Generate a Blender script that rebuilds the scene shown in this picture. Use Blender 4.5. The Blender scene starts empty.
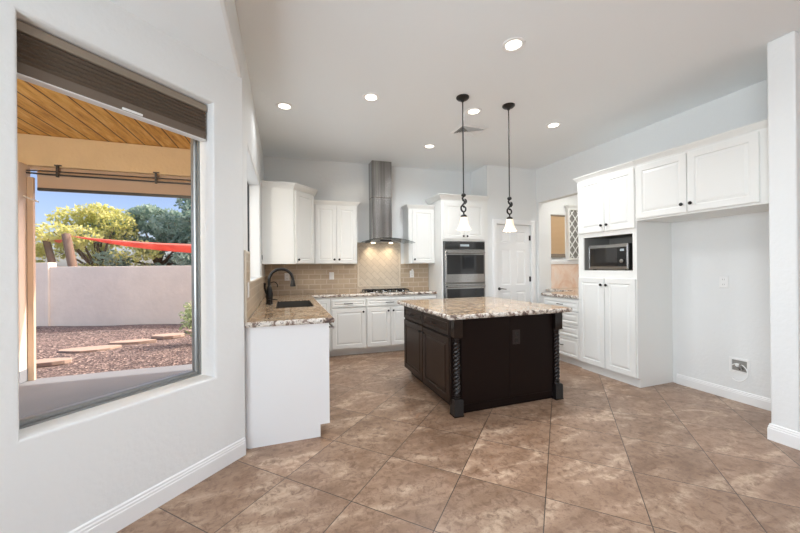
import bpy, math, random
import numpy as np
from mathutils import Matrix, Vector
from mathutils.geometry import tessellate_polygon
PI = math.pi
SC = bpy.context.scene
COL = SC.collection
H = 1.38            # camera height
CEIL = 3.12         # kitchen ceiling height
NOOK = 2.80         # breakfast nook ceiling height

# ------------------------------------------------------------------ camera
def cam_axes(yaw, pitch, roll):
    F = Vector((math.sin(yaw)*math.cos(pitch), math.cos(yaw)*math.cos(pitch), math.sin(pitch)))
    R = Vector((math.cos(yaw), -math.sin(yaw), 0)); U = R.cross(F)
    c, s = math.cos(roll), math.sin(roll)
    return c*R + s*U, -s*R + c*U, F
R_, U_, F_ = cam_axes(math.radians(19.2), math.radians(.136), math.radians(-.52))
cd = bpy.data.cameras.new('camera'); cam = bpy.data.objects.new('camera', cd); COL.objects.link(cam)
cam.matrix_world = Matrix(((R_.x, U_.x, -F_.x, 0), (R_.y, U_.y, -F_.y, 0), (R_.z, U_.z, -F_.z, H), (0, 0, 0, 1)))
cd.sensor_width = 36; cd.lens = 332.3*36/800; cd.clip_start = .05; cd.clip_end = 300
SC.camera = cam

# ------------------------------------------------------------------ exposure
SC.view_settings.view_transform = 'Standard'; SC.view_settings.look = 'None'
SC.view_settings.gamma = 1; SC.view_settings.use_curve_mapping = False
SC.view_settings.exposure = 0.50
SC.cycles.max_bounces = 10; SC.cycles.diffuse_bounces = 6; SC.cycles.transparent_max_bounces = 12
SC.cycles.sample_clamp_indirect = 6; SC.cycles.caustics_reflective = False; SC.cycles.caustics_refractive = False

# ------------------------------------------------------------------ sky, sun, daylight
W = bpy.data.worlds.new('world'); SC.world = W; W.use_nodes = True
wn = W.node_tree.nodes; wl = W.node_tree.links; wn.clear()
sky = wn.new('ShaderNodeTexSky'); sky.sky_type = 'NISHITA'; sky.sun_disc = False
SUN_DIR = Vector((.78, .12, .60)).normalized()      # towards the sun
sky.sun_elevation = math.asin(SUN_DIR.z); sky.sun_rotation = math.atan2(SUN_DIR.x, SUN_DIR.y)
sky.air_density = 1.0; sky.dust_density = 1.5; sky.ozone_density = 1.2
bg = wn.new('ShaderNodeBackground'); bg.inputs['Strength'].default_value = .15
wo = wn.new('ShaderNodeOutputWorld'); 
tc = wn.new('ShaderNodeTexCoord'); sxyz = wn.new('ShaderNodeSeparateXYZ'); wl.new(tc.outputs['Generated'], sxyz.inputs[0])
mr = wn.new('ShaderNodeMapRange'); wl.new(sxyz.outputs[2], mr.inputs[0])      # the sky overhead is brighter than the haze low down
for i_, v_ in enumerate((.20, .60, .135, .92)): mr.inputs[i_+1].default_value = v_
wl.new(mr.outputs[0], bg.inputs['Strength'])
tint = wn.new('ShaderNodeMix'); tint.data_type = 'RGBA'; tint.blend_type = 'MULTIPLY'; tint.inputs[0].default_value = 1
tr_ = wn.new('ShaderNodeValToRGB'); wl.new(sxyz.outputs[2], tr_.inputs[0])
tr_.color_ramp.elements[0].position = .15; tr_.color_ramp.elements[0].color = (.97, .95, 1.16, 1)
tr_.color_ramp.elements[1].position = .5; tr_.color_ramp.elements[1].color = (1.0, .70, .46, 1)
wl.new(sky.outputs[0], tint.inputs[6]); wl.new(tr_.outputs[0], tint.inputs[7]); wl.new(tint.outputs[2], bg.inputs[0]); wl.new(bg.outputs[0], wo.inputs[0])

def lamp(name, kind, loc, energy, color=(1, 1, 1), target=None, **kw):
    d = bpy.data.lights.new(name, kind); d.energy = energy; d.color = color
    for k, v in kw.items(): setattr(d, k, v)
    o = bpy.data.objects.new(name, d); COL.objects.link(o); o.location = loc
    if target is not None:
        o.rotation_euler = (Vector(target)-Vector(loc)).to_track_quat('-Z', 'Y').to_euler()
    return o
lamp('sun', 'SUN', (4, 14, 12), 4.2, (1, .93, .82), (4-SUN_DIR.x, 14-SUN_DIR.y, 12-SUN_DIR.z), angle=.01)
# daylight through the windows and glass doors of the room, behind the camera and beside it
lamp('daylight_nook', 'AREA', (-1.98, -.9, 1.62), 134, (.84, .93, 1), (0, -.7, 2.25), shape='RECTANGLE', size=2.7, size_y=1.7)
lamp('daylight_rear', 'AREA', (-.1, -3.72, 1.35), 15, (.84, .93, 1), (-.1, 0, 2.9), shape='RECTANGLE', size=2.8, size_y=2.2)
lamp('daylight_right', 'AREA', (6.72, -.9, 1.5), 6, (.84, .93, 1), (3, -.6, 1.5), shape='RECTANGLE', size=2.2, size_y=1.9)
lamp('daylight_sink_window', 'AREA', (-.52, 3.84, 1.86), 8, (.84, .93, 1), (1, 3.84, 1.7), shape='RECTANGLE', size=1.5, size_y=1.1)

# ------------------------------------------------------------------ materials
def new_mat(name):
    m = bpy.data.materials.new(name); m.use_nodes = True; nt = m.node_tree
    return m, nt, nt.nodes, nt.links, nt.nodes['Principled BSDF']
def N(nt, kind, **kw):
    n = nt.nodes.new(kind)
    for k, v in kw.items():
        if hasattr(n, k): setattr(n, k, v)
        else: n.inputs[k.replace('_', ' ')].default_value = v
    return n
def pos(nt): return nt.nodes.new('ShaderNodeNewGeometry').outputs['Position']
def ramp(nt, fac, stops, interp='LINEAR'):
    r = nt.nodes.new('ShaderNodeValToRGB'); r.color_ramp.interpolation = interp
    el = r.color_ramp.elements
    while len(el) < len(stops): el.new(.5)
    for e, (p, c) in zip(el, stops): e.position = p; e.color = (*c, 1)
    nt.links.new(fac, r.inputs[0]); return r.outputs[0]
def noise(nt, vec, scale, detail=4, rough=.5, dist=0):
    n = N(nt, 'ShaderNodeTexNoise'); n.inputs['Scale'].default_value = scale; n.inputs['Detail'].default_value = detail
    n.inputs['Roughness'].default_value = rough; n.inputs['Distortion'].default_value = dist
    nt.links.new(vec, n.inputs['Vector']); return n.outputs['Fac']
def mathn(nt, op, a, b=None):
    n = N(nt, 'ShaderNodeMath', operation=op)
    for i, v in enumerate((a, b)):
        if v is None: continue
        if isinstance(v, (int, float)): n.inputs[i].default_value = v
        else: nt.links.new(v, n.inputs[i])
    return n.outputs[0]
def mix(nt, fac, a, b):
    n = nt.nodes.new('ShaderNodeMix'); n.data_type = 'RGBA'
    for i, v in ((0, fac), (6, a), (7, b)):
        if isinstance(v, (int, float)): n.inputs[i].default_value = v
        elif isinstance(v, tuple): n.inputs[i].default_value = (*v, 1)
        else: nt.links.new(v, n.inputs[i])
    return n.outputs[2]
def bump(nt, b, h, strength=.3, dist=.01):
    n = nt.nodes.new('ShaderNodeBump'); n.inputs['Strength'].default_value = strength; n.inputs['Distance'].default_value = dist
    nt.links.new(h, n.inputs['Height']); nt.links.new(n.outputs[0], b.inputs['Normal'])
def plain(name, col, rough=.5, metal=0, nscale=0, nstr=.2, ndist=.003, coat=0, var=0):
    m, nt, nd, lk, b = new_mat(name)
    b.inputs['Base Color'].default_value = (*col, 1); b.inputs['Roughness'].default_value = rough; b.inputs['Metallic'].default_value = metal
    if coat: b.inputs['Coat Weight'].default_value = coat; b.inputs['Coat Roughness'].default_value = .15
    if nscale: bump(nt, b, noise(nt, pos(nt), nscale, 4), nstr, ndist)
    if var:
        lk.new(mix(nt, noise(nt, pos(nt), 3, 5), tuple(c*(1-var) for c in col), tuple(min(1, c*(1+var)) for c in col)), b.inputs['Base Color'])
    return m
M = {}
M['wall'] = plain('wall_paint', (.785, .795, .79), .7, nscale=32, nstr=.34, ndist=.007)
M['ceiling'] = plain('ceiling_paint', (.84, .87, .885), .85, nscale=45, nstr=.15, ndist=.005)
M['trim'] = plain('white_trim_paint', (.84, .84, .835), .38)
M['cabinet'] = plain('white_cabinet_paint', (.80, .80, .775), .36, var=.012)
M['panel'] = plain('white_side_panel', (.83, .835, .84), .4)
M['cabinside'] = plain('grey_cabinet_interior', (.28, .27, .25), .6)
M['espresso'] = plain('espresso_wood', (.010, .0055, .0045), .36, nscale=60, nstr=.08, ndist=.002)
M['espresso'].node_tree.nodes['Principled BSDF'].inputs['Specular IOR Level'].default_value = .15
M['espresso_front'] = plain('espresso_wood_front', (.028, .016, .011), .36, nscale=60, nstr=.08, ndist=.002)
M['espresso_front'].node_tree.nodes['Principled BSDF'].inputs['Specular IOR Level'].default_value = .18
M['espresso_gloss'] = plain('espresso_turned_post', (.008, .005, .0045), .22, coat=.12)
M['outletbrown'] = plain('brown_outlet_plastic', (.018, .012, .010), .3)
M['bronze'] = plain('oil_rubbed_bronze', (.010, .008, .007), .38, .2)
M['steel'] = plain('brushed_stainless', (.34, .335, .325), .18, 1)
M['darksteel'] = plain('dark_stainless', (.25, .25, .245), .28, 1)
M['black'] = plain('black_enamel', (.012, .012, .013), .22)
M['blackglass'] = plain('black_oven_glass', (.015, .015, .016), .05, coat=.5)
M['white_plastic'] = plain('white_plastic', (.85, .85, .84), .35)
M['sink'] = plain('dark_sink', (.10, .085, .07), .35, .6)
M['alu'] = plain('window_aluminium', (.30, .31, .31), .35, .8)
M['darkalu'] = plain('dark_window_frame', (.08, .085, .09), .4, .5)
M['chalk'] = plain('chalk_line', (.3, .22, .18), .6)
M['rail'] = plain('tan_rail', (.27, .22, .17), .5)
M['blind'] = plain('brown_blind_fabric', (.115, .082, .058), .85, nscale=300, nstr=.3, ndist=.002)
M['blindlow'] = plain('light_brown_blind_fabric', (.16, .122, .092), .85, nscale=300, nstr=.3, ndist=.002)
M['stucco'] = plain('tan_stucco', (.84, .68, .44), .95, nscale=22, nstr=.5, ndist=.02, var=.10)
M['fence'] = plain('pale_stucco_fence', (.80, .72, .65), .95, nscale=9, nstr=.35, ndist=.02, var=.09)
M['housestucco'] = plain('house_stucco', (.78, .66, .55), .95, nscale=22, nstr=.4, ndist=.02)
M['tanpaint'] = plain('tan_painted_wood', (.62, .48, .37), .7, nscale=30, nstr=.2)
M['concrete'] = plain('patio_concrete', (.20, .222, .255), .9, nscale=60, nstr=.3, ndist=.004, var=.08)
M['stone'] = plain('stepping_stone', (.33, .26, .23), .9, nscale=30, nstr=.3, var=.1)
M['oldwood'] = plain('weathered_timber', (.16, .11, .085), .9, nscale=40, nstr=.4)
M['bark'] = plain('bark', (.14, .10, .07), .95, nscale=30, nstr=.5, ndist=.02)
M['bulbglow'] = None

def brushed_highlights(m):
    nt = m.node_tree; b = nt.nodes['Principled BSDF']; mp = N(nt, 'ShaderNodeMapping'); mp.inputs['Scale'].default_value = (14, 14, .2)
    nt.links.new(pos(nt), mp.inputs[0]); n = noise(nt, mp.outputs[0], 1, 4, .6)
    nt.links.new(mathn(nt, 'ADD', mathn(nt, 'MULTIPLY', n, .30), .06), b.inputs['Roughness'])
    nt.links.new(ramp(nt, n, [(.35, (.24, .235, .23)), (.55, (.38, .375, .365)), (.68, (.62, .61, .60))]), b.inputs['Base Color'])  # vertical streaks paint reflected highlights into the steel colour
M['brushed_highlights'] = plain('brushed_stainless_highlights', (.34, .335, .325), .18, 1); brushed_highlights(M['brushed_highlights'])
M['steel'].node_tree.nodes['Principled BSDF'].inputs['Base Color'].default_value = (.45, .445, .435, 1)
def emis(name, col, s):
    m, nt, nd, lk, b = new_mat(name)
    b.inputs['Base Color'].default_value = (*col, 1)
    b.inputs['Emission Color'].default_value = (*col, 1); b.inputs['Emission Strength'].default_value = s
    return m
M['downlight'] = emis('downlight_lens', (1, .93, .82), 3)
M['hoodlight'] = emis('hood_lamp', (1, .86, .64), 12)
M['shadeglass'] = emis('lit_frosted_glass_shade', (1, .82, .60), .30)
M['bulb'] = emis('pendant_bulb', (1, .88, .7), 1.0)
M['display'] = emis('oven_display', (.35, .4, .42), .12)

def mk_glass(name, refl=.07, tint=(1, 1, 1)):
    m = bpy.data.materials.new(name); m.use_nodes = True; nt = m.node_tree; nt.nodes.clear()
    t = nt.nodes.new('ShaderNodeBsdfTransparent'); t.inputs[0].default_value = (*tint, 1)
    g = nt.nodes.new('ShaderNodeBsdfGlossy'); g.inputs['Roughness'].default_value = .02
    lw = nt.nodes.new('ShaderNodeLayerWeight'); lw.inputs['Blend'].default_value = .25
    mx = nt.nodes.new('ShaderNodeMixShader'); o = nt.nodes.new('ShaderNodeOutputMaterial')
    mm = mathn(nt, 'MULTIPLY', lw.outputs['Fresnel'], refl*8)
    nt.links.new(mm, mx.inputs[0]); nt.links.new(t.outputs[0], mx.inputs[1]); nt.links.new(g.outputs[0], mx.inputs[2])
    nt.links.new(mx.outputs[0], o.inputs[0]); return m
M['glass'] = mk_glass('window_glass', .035)
M['hoodglass'] = mk_glass('smoked_hood_glass', .09, (.62, .66, .66))

def mk_floor():
    m, nt, nd, lk, b = new_mat('travertine_floor_tile')
    p = pos(nt); sx = N(nt, 'ShaderNodeSeparateXYZ'); lk.new(p, sx.inputs[0])
    X, Y = sx.outputs[0], sx.outputs[1]
    pit = .5165; r2 = 1/math.sqrt(2)
    u = mathn(nt, 'MULTIPLY', mathn(nt, 'ADD', X, Y), r2); v = mathn(nt, 'MULTIPLY', mathn(nt, 'SUBTRACT', X, Y), r2)
    us = mathn(nt, 'DIVIDE', mathn(nt, 'ADD', u, 10*pit-1.640), pit); vs = mathn(nt, 'DIVIDE', mathn(nt, 'ADD', v, 20*pit+.093), pit)
    fu, fv = mathn(nt, 'FRACT', us), mathn(nt, 'FRACT', vs)
    iu, iv = mathn(nt, 'FLOOR', us), mathn(nt, 'FLOOR', vs)
    def edge(f):
        return mathn(nt, 'SUBTRACT', .5, mathn(nt, 'ABSOLUTE', mathn(nt, 'SUBTRACT', f, .5)))
    e = mathn(nt, 'MINIMUM', edge(fu), edge(fv))
    grout = N(nt, 'ShaderNodeMapRange'); lk.new(e, grout.inputs[0]); grout.inputs[1].default_value = .0035; grout.inputs[2].default_value = .0065
    grout.inputs[3].default_value = 1; grout.inputs[4].default_value = 0; g = grout.outputs[0]
    cm = N(nt, 'ShaderNodeCombineXYZ'); lk.new(iu, cm.inputs[0]); lk.new(iv, cm.inputs[1])
    wnz = N(nt, 'ShaderNodeTexWhiteNoise', noise_dimensions='3D'); lk.new(cm.outputs[0], wnz.inputs[0])
    off = N(nt, 'ShaderNodeVectorMath', operation='SCALE'); lk.new(wnz.outputs['Color'], off.inputs[0]); off.inputs['Scale'].default_value = 17
    tv = N(nt, 'ShaderNodeVectorMath', operation='ADD'); lk.new(p, tv.inputs[0]); lk.new(off.outputs[0], tv.inputs[1])
    st = N(nt, 'ShaderNodeMapping'); lk.new(tv.outputs[0], st.inputs[0]); st.inputs['Rotation'].default_value = (0, 0, .35); st.inputs['Scale'].default_value = (1, 2.6, 1)
    n1 = noise(nt, st.outputs[0], 1.7, 9, .62, .9)      # cloudy streaks
    n2 = noise(nt, tv.outputs[0], 19, 9, .74, .6)       # fine mottling
    n3 = noise(nt, tv.outputs[0], 60, 4, .6)           # pits
    c = ramp(nt, mathn(nt, 'ADD', mathn(nt, 'MULTIPLY', n1, .72), mathn(nt, 'MULTIPLY', noise(nt, tv.outputs[0], 6.5, 9, .68, .7), .28)), [(.30, (.19, .118, .080)), (.44, (.29, .19, .132)), (.53, (.37, .255, .185)), (.60, (.53, .40, .30)), (.68, (.38, .26, .19))])
    c = mix(nt, ramp(nt, n2, [(.47, (0, 0, 0)), (.66, (.95, .95, .95))]), c, (.17, .10, .066))
    c = mix(nt, ramp(nt, n3, [(.60, (0, 0, 0)), (.72, (.5, .5, .5))]), c, (.16, .10, .07))
    hs = N(nt, 'ShaderNodeHueSaturation'); hs.inputs['Saturation'].default_value = 1.10; lk.new(c, hs.inputs['Color'])
    lk.new(mathn(nt, 'ADD', mathn(nt, 'MULTIPLY', wnz.outputs['Value'], .20), .88), hs.inputs['Value'])
    c = mix(nt, g, hs.outputs[0], (.05, .034, .026))
    lk.new(c, b.inputs['Base Color'])
    lk.new(mathn(nt, 'ADD', mathn(nt, 'MULTIPLY', n2, .22), .20), b.inputs['Roughness'])
    hh = mathn(nt, 'SUBTRACT', mathn(nt, 'MULTIPLY', n2, .25), g); bump(nt, b, hh, .35, .002)
    return m
M['floor'] = mk_floor()

def mk_granite():
    m, nt, nd, lk, b = new_mat('beige_granite')
    p = pos(nt)
    n1 = noise(nt, p, 5.5, 8, .65, 1.0); n2 = noise(nt, p, 26, 7, .7, .6); n3 = noise(nt, p, 62, 5, .65)
    c = ramp(nt, n1, [(.34, (.46, .29, .15)), (.47, (.62, .43, .26)), (.57, (.74, .60, .43)), (.7, (.40, .22, .10))])
    c = mix(nt, ramp(nt, n2, [(.51, (0, 0, 0)), (.58, (1, 1, 1))]), c, (.20, .095, .05))
    c = mix(nt, ramp(nt, n2, [(.30, (1, 1, 1)), (.40, (0, 0, 0))]), c, (.86, .82, .75))
    c = mix(nt, ramp(nt, n3, [(.54, (0, 0, 0)), (.60, (1, 1, 1))]), c, (.05, .032, .025))
    lk.new(c, b.inputs['Base Color']); b.inputs['Roughness'].default_value = .12
    b.inputs['Coat Weight'].default_value = .3; b.inputs['Coat Roughness'].default_value = .05
    return m
M['granite'] = mk_granite()

def mk_granite_edge():
    m, nt, nd, lk, b = new_mat('chiselled_granite_edge_lit')
    p = pos(nt)
    n2 = noise(nt, p, 15, 7, .7, .6); n3 = noise(nt, p, 60, 5, .65)
    c = ramp(nt, n2, [(.34, (.82, .80, .76)), (.49, (.66, .60, .53)), (.55, (.24, .16, .12)), (.63, (.07, .05, .045))])  # whitish tone paints in window light on the rough edge; dark specks are stone
    c = mix(nt, ramp(nt, n3, [(.57, (0, 0, 0)), (.63, (1, 1, 1))]), c, (.07, .055, .05))
    lk.new(c, b.inputs['Base Color']); b.inputs['Roughness'].default_value = .5
    bump(nt, b, n2, .5, .01); return m
M['granite_edge'] = mk_granite_edge()

def mk_marble():
    m, nt, nd, lk, b = new_mat('peach_onyx_slab')
    n1 = noise(nt, pos(nt), 2.3, 7, .6, 1.6)
    lk.new(ramp(nt, n1, [(.35, (.88, .78, .70)), (.5, (.84, .66, .54)), (.62, (.76, .52, .38)), (.75, (.8, .66, .55))]), b.inputs['Base Color'])
    b.inputs['Roughness'].default_value = .15; return m
M['marble'] = mk_marble()

def mk_tile(name, axis, c1, c2, mortar, bw, bh, diag=False, off=.5, ms=.008):
    m, nt, nd, lk, b = new_mat(name)
    sx = N(nt, 'ShaderNodeSeparateXYZ'); lk.new(pos(nt), sx.inputs[0])
    cb = N(nt, 'ShaderNodeCombineXYZ'); lk.new(sx.outputs[axis], cb.inputs[0]); lk.new(sx.outputs[2], cb.inputs[1])
    vec = cb.outputs[0]
    if diag:
        mp = N(nt, 'ShaderNodeMapping'); mp.inputs['Rotation'].default_value = (0, 0, PI/4); lk.new(vec, mp.inputs[0]); vec = mp.outputs[0]
    br = N(nt, 'ShaderNodeTexBrick'); lk.new(vec, br.inputs[0]); br.offset = off
    br.inputs['Color1'].default_value = (*c1, 1); br.inputs['Color2'].default_value = (*c2, 1); br.inputs['Mortar'].default_value = (*mortar, 1)
    br.inputs['Scale'].default_value = 1; br.inputs['Brick Width'].default_value = bw; br.inputs['Row Height'].default_value = bh
    br.inputs['Mortar Size'].default_value = ms; br.inputs['Mortar Smooth'].default_value = .3; br.inputs['Bias'].default_value = 0
    nz = noise(nt, pos(nt), 25, 5)
    lk.new(mix(nt, mathn(nt, 'MULTIPLY', nz, .45), br.outputs[0], mortar), b.inputs['Base Color'])
    b.inputs['Roughness'].default_value = .35
    bump(nt, b, mathn(nt, 'SUBTRACT', 1, br.outputs['Fac']), .4, .004); return m
M['subway'] = mk_tile('taupe_subway_tile', 0, (.37, .28, .19), (.46, .36, .255), (.54, .45, .35), .185, .080)
M['subway_left'] = mk_tile('taupe_subway_tile_side', 1, (.37, .28, .19), (.46, .36, .255), (.54, .45, .35), .185, .080)
M['diamond'] = mk_tile('cream_diamond_tile', 0, (.56, .47, .37), (.66, .57, .46), (.46, .385, .30), .155, .078, True, .5, .005)
M['pencil'] = plain('cream_pencil_tile', (.66, .58, .47), .35)

def mk_planks():
    m, nt, nd, lk, b = new_mat('stained_plank_soffit')
    p = pos(nt); sx = N(nt, 'ShaderNodeSeparateXYZ'); lk.new(p, sx.inputs[0])
    xs = mathn(nt, 'DIVIDE', sx.outputs[0], .22); f = mathn(nt, 'FRACT', mathn(nt, 'ADD', xs, 100)); i = mathn(nt, 'FLOOR', xs)
    wz = N(nt, 'ShaderNodeTexWhiteNoise', noise_dimensions='1D'); lk.new(i, wz.inputs['W'])
    mp = N(nt, 'ShaderNodeMapping'); mp.inputs['Scale'].default_value = (8, 1, 1); lk.new(p, mp.inputs[0])
    cb = N(nt, 'ShaderNodeCombineXYZ'); lk.new(wz.outputs[0], cb.inputs[1])
    ad = N(nt, 'ShaderNodeVectorMath', operation='ADD'); lk.new(mp.outputs[0], ad.inputs[0]); lk.new(cb.outputs[0], ad.inputs[1])
    n1 = noise(nt, ad.outputs[0], 2.2, 7, .6, .6)
    c = ramp(nt, n1, [(.3, (.46, .21, .05)), (.5, (.74, .42, .10)), (.7, (.88, .60, .22))])
    seam = ramp(nt, f, [(.0, (1, 1, 1)), (.06, (1, 1, 1)), (.085, (0, 0, 0))])
    lk.new(mix(nt, seam, c, (.06, .03, .015)), b.inputs['Base Color']); b.inputs['Roughness'].default_value = .6
    return m
M['planks'] = mk_planks()

def mk_gravel():
    m, nt, nd, lk, b = new_mat('purple_brown_gravel')
    p = pos(nt)
    vo = N(nt, 'ShaderNodeTexVoronoi'); vo.inputs['Scale'].default_value = 34; lk.new(p, vo.inputs['Vector'])
    hs = N(nt, 'ShaderNodeSeparateColor'); lk.new(vo.outputs['Color'], hs.inputs[0])
    lk.new(ramp(nt, hs.outputs[0], [(0, (.045, .034, .036)), (.5, (.11, .080, .080)), (.85, (.20, .15, .145)), (1, (.40, .32, .29))]), b.inputs['Base Color'])
    b.inputs['Roughness'].default_value = .95; bump(nt, b, vo.outputs['Distance'], .6, .03); return m
M['gravel'] = mk_gravel()

def mk_leaf(name, a, c):
    m, nt, nd, lk, b = new_mat(name)
    col = ramp(nt, noise(nt, pos(nt), 1.6, 5), [(.3, a), (.7, c)])
    lk.new(col, b.inputs['Base Color']); b.inputs['Roughness'].default_value = .6
    tr = nt.nodes.new('ShaderNodeBsdfTranslucent'); lk.new(col, tr.inputs[0])
    mx = nt.nodes.new('ShaderNodeMixShader'); mx.inputs[0].default_value = .45
    lk.new(b.outputs[0], mx.inputs[1]); lk.new(tr.outputs[0], mx.inputs[2]); lk.new(mx.outputs[0], nt.nodes['Material Output'].inputs[0]); return m
M['leaf_yellow'] = mk_leaf('yellow_green_leaf', (.40, .43, .12), (.76, .74, .34))
M['leaf_blue'] = mk_leaf('blue_green_leaf', (.14, .24, .20), (.38, .50, .43))
M['leaf_shrub'] = mk_leaf('pale_shrub_leaf', (.13, .24, .08), (.55, .62, .40))
M['sail'] = mk_leaf('red_sail_fabric', (.70, .19, .15), (.80, .28, .23))
def mk_shade():
    m, nt, nd, lk, b = new_mat('woven_honey_shade')
    w = N(nt, 'ShaderNodeTexWave'); w.bands_direction = 'Z'; w.inputs['Scale'].default_value = 14; lk.new(pos(nt), w.inputs[0])
    col = ramp(nt, w.outputs[0], [(0, (.80, .60, .36)), (1, (.90, .72, .48))]); lk.new(col, b.inputs['Base Color'])
    tr = nt.nodes.new('ShaderNodeBsdfTranslucent'); lk.new(col, tr.inputs[0])
    mx = nt.nodes.new('ShaderNodeMixShader'); mx.inputs[0].default_value = .5
    lk.new(b.outputs[0], mx.inputs[1]); lk.new(tr.outputs[0], mx.inputs[2]); lk.new(mx.outputs[0], nt.nodes['Material Output'].inputs[0]); return m
M['honey'] = mk_shade()

# The cooktop wall of the house is a few degrees out of square with the rest; what stands on it follows.
SKEW = .045; OBLIQUE = False
# ------------------------------------------------------------------ mesh helpers (world coordinates)
class MB:
    def __init__(s): s.v = []; s.f = []; s.mi = []
    def quad(s, *pts, mi=0):
        b = len(s.v); s.v += [tuple(p) for p in pts]; s.f.append(tuple(range(b, b+len(pts)))); s.mi.append(mi); return s
    def face(s, idx, mi=0): s.f.append(tuple(idx)); s.mi.append(mi)
    def box(s, x0, x1, y0, y1, z0, z1, mi=0):
        b = len(s.v)
        s.v += [(x0, y0, z0), (x1, y0, z0), (x1, y1, z0), (x0, y1, z0), (x0, y0, z1), (x1, y0, z1), (x1, y1, z1), (x0, y1, z1)]
        for f in ((0, 3, 2, 1), (4, 5, 6, 7), (0, 1, 5, 4), (1, 2, 6, 5), (2, 3, 7, 6), (3, 0, 4, 7)): s.face([b+i for i in f], mi)
        return s
    def obox(s, fr, u0, u1, v0, v1, n0, n1, mi=0):
        b = len(s.v)
        for n in (n0, n1):
            for (u, v) in ((u0, v0), (u1, v0), (u1, v1), (u0, v1)): s.v.append(fr(u, v, n))
        for f in ((0, 3, 2, 1), (4, 5, 6, 7), (0, 1, 5, 4), (1, 2, 6, 5), (2, 3, 7, 6), (3, 0, 4, 7)): s.face([b+i for i in f], mi)
        return s
    def prism(s, poly, z0, z1, mi=0):
        n = len(poly); b = len(s.v)
        s.v += [(x, y, z0) for x, y in poly] + [(x, y, z1) for x, y in poly]
        s.face([b+i for i in range(n)][::-1], mi); s.face([b+n+i for i in range(n)], mi)
        for i in range(n): j = (i+1) % n; s.face((b+i, b+j, b+n+j, b+n+i), mi)
        return s
    def rings(s, fr, loops, cap0=False, cap1=True, closed=False, mi=0):
        """rectangular loops (u0,u1,v0,v1,n) joined one to the next"""
        b = len(s.v)
        for (u0, u1, v0, v1, n) in loops: s.v += [fr(u0, v0, n), fr(u1, v0, n), fr(u1, v1, n), fr(u0, v1, n)]
        k = len(loops); rng = range(k) if closed else range(k-1)
        for i in rng:
            a = b+4*i; c = b+4*((i+1) % k)
            for q in range(4): r = (q+1) % 4; s.face((a+q, a+r, c+r, c+q), mi)
        if cap0: s.face((b+3, b+2, b+1, b), mi)
        if cap1 and not closed: e = b+4*(k-1); s.face((e, e+1, e+2, e+3), mi)
        return s
    def lathe(s, c, prof, seg=24, axis=(0, 0, 1), mi=0, cap=True):
        ax = Vector(axis).normalized(); t = Vector((1, 0, 0)) if abs(ax.x) < .9 else Vector((0, 1, 0))
        a = ax.cross(t).normalized(); d = ax.cross(a); c = Vector(c); b = len(s.v)
        for r, h in prof:
            for i in range(seg):
                th = 2*PI*i/seg; s.v.append(tuple(c+ax*h+a*(r*math.cos(th))+d*(r*math.sin(th))))
        for k in range(len(prof)-1):
            for i in range(seg):
                j = (i+1) % seg; s.face((b+k*seg+i, b+k*seg+j, b+(k+1)*seg+j, b+(k+1)*seg+i), mi)
        if cap:
            s.face([b+i for i in range(seg)][::-1], mi); e = b+(len(prof)-1)*seg; s.face([e+i for i in range(seg)], mi)
        return s
    def tube(s, pts, rad, seg=10, mi=0):
        pts = [Vector(p) for p in pts]; n = len(pts); b = len(s.v); ref = None
        for i, p in enumerate(pts):
            t = (pts[min(i+1, n-1)]-pts[max(i-1, 0)]).normalized()
            if ref is None: ref = t.cross(Vector((0, 0, 1)) if abs(t.z) < .9 else Vector((1, 0, 0))).normalized()
            ref = (ref-t*ref.dot(t)).normalized(); o = t.cross(ref); r = rad[i] if isinstance(rad, (list, tuple)) else rad
            for k in range(seg): th = 2*PI*k/seg; s.v.append(tuple(p+ref*(r*math.cos(th))+o*(r*math.sin(th))))
        for i in range(n-1):
            for k in range(seg): j = (k+1) % seg; s.face((b+i*seg+k, b+i*seg+j, b+(i+1)*seg+j, b+(i+1)*seg+k), mi)
        s.face([b+k for k in range(seg)][::-1], mi); e = b+(n-1)*seg; s.face([e+k for k in range(seg)], mi)
        return s
    def sweep(s, path, prof, closed=False, mi=0):
        """profile (out, z) swept along an xy path; out is to the LEFT of the direction of travel"""
        n = len(path); P = [Vector((p[0], p[1])) for p in path]; b = len(s.v); m = len(prof)
        for i in range(n):
            ds = []
            if i > 0: ds.append((P[i]-P[i-1]).normalized())
            if i < n-1: ds.append((P[i+1]-P[i]).normalized())
            ns = [Vector((-d.y, d.x)) for d in ds]
            if len(ns) == 2: mm = (ns[0]+ns[1]).normalized(); mm = mm/max(.3, mm.dot(ns[0]))
            else: mm = ns[0]
            for o, z in prof: s.v.append((P[i].x+mm.x*o, P[i].y+mm.y*o, z))
        for i in range(n-1):
            for k in range(m): j = (k+1) % m; s.face((b+i*m+k, b+i*m+j, b+(i+1)*m+j, b+(i+1)*m+k), mi)
        s.face([b+k for k in range(m)], mi); s.face([b+(n-1)*m+k for k in range(m)][::-1], mi)
        return s
    def build(s, name, mat, parent=None, smooth=0, bevel=0, seg=2, wn_fix=True):
        me = bpy.data.meshes.new(name)
        vs = np.array(s.v, float)
        if OBLIQUE: vs[:, 1] -= SKEW*(vs[:, 0]-.3)*np.clip((vs[:, 1]-4.5)/.4, 0, 1)
        if parent is None:
            c = (vs.min(0)+vs.max(0))/2; c[2] = vs[:, 2].min()
        else:
            r = parent
            while r.parent: r = r.parent
            c = np.array(r.location)
        me.from_pydata([tuple(p) for p in (vs-c)], [], s.f)
        mats = mat if isinstance(mat, (list, tuple)) else [mat]
        for m_ in mats: me.materials.append(m_)
        me.polygons.foreach_set('material_index', s.mi)
        me.validate(); me.update()
        if wn_fix:
            import bmesh
            bm = bmesh.new(); bm.from_mesh(me); bmesh.ops.recalc_face_normals(bm, faces=bm.faces); bm.to_mesh(me); bm.free()
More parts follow.
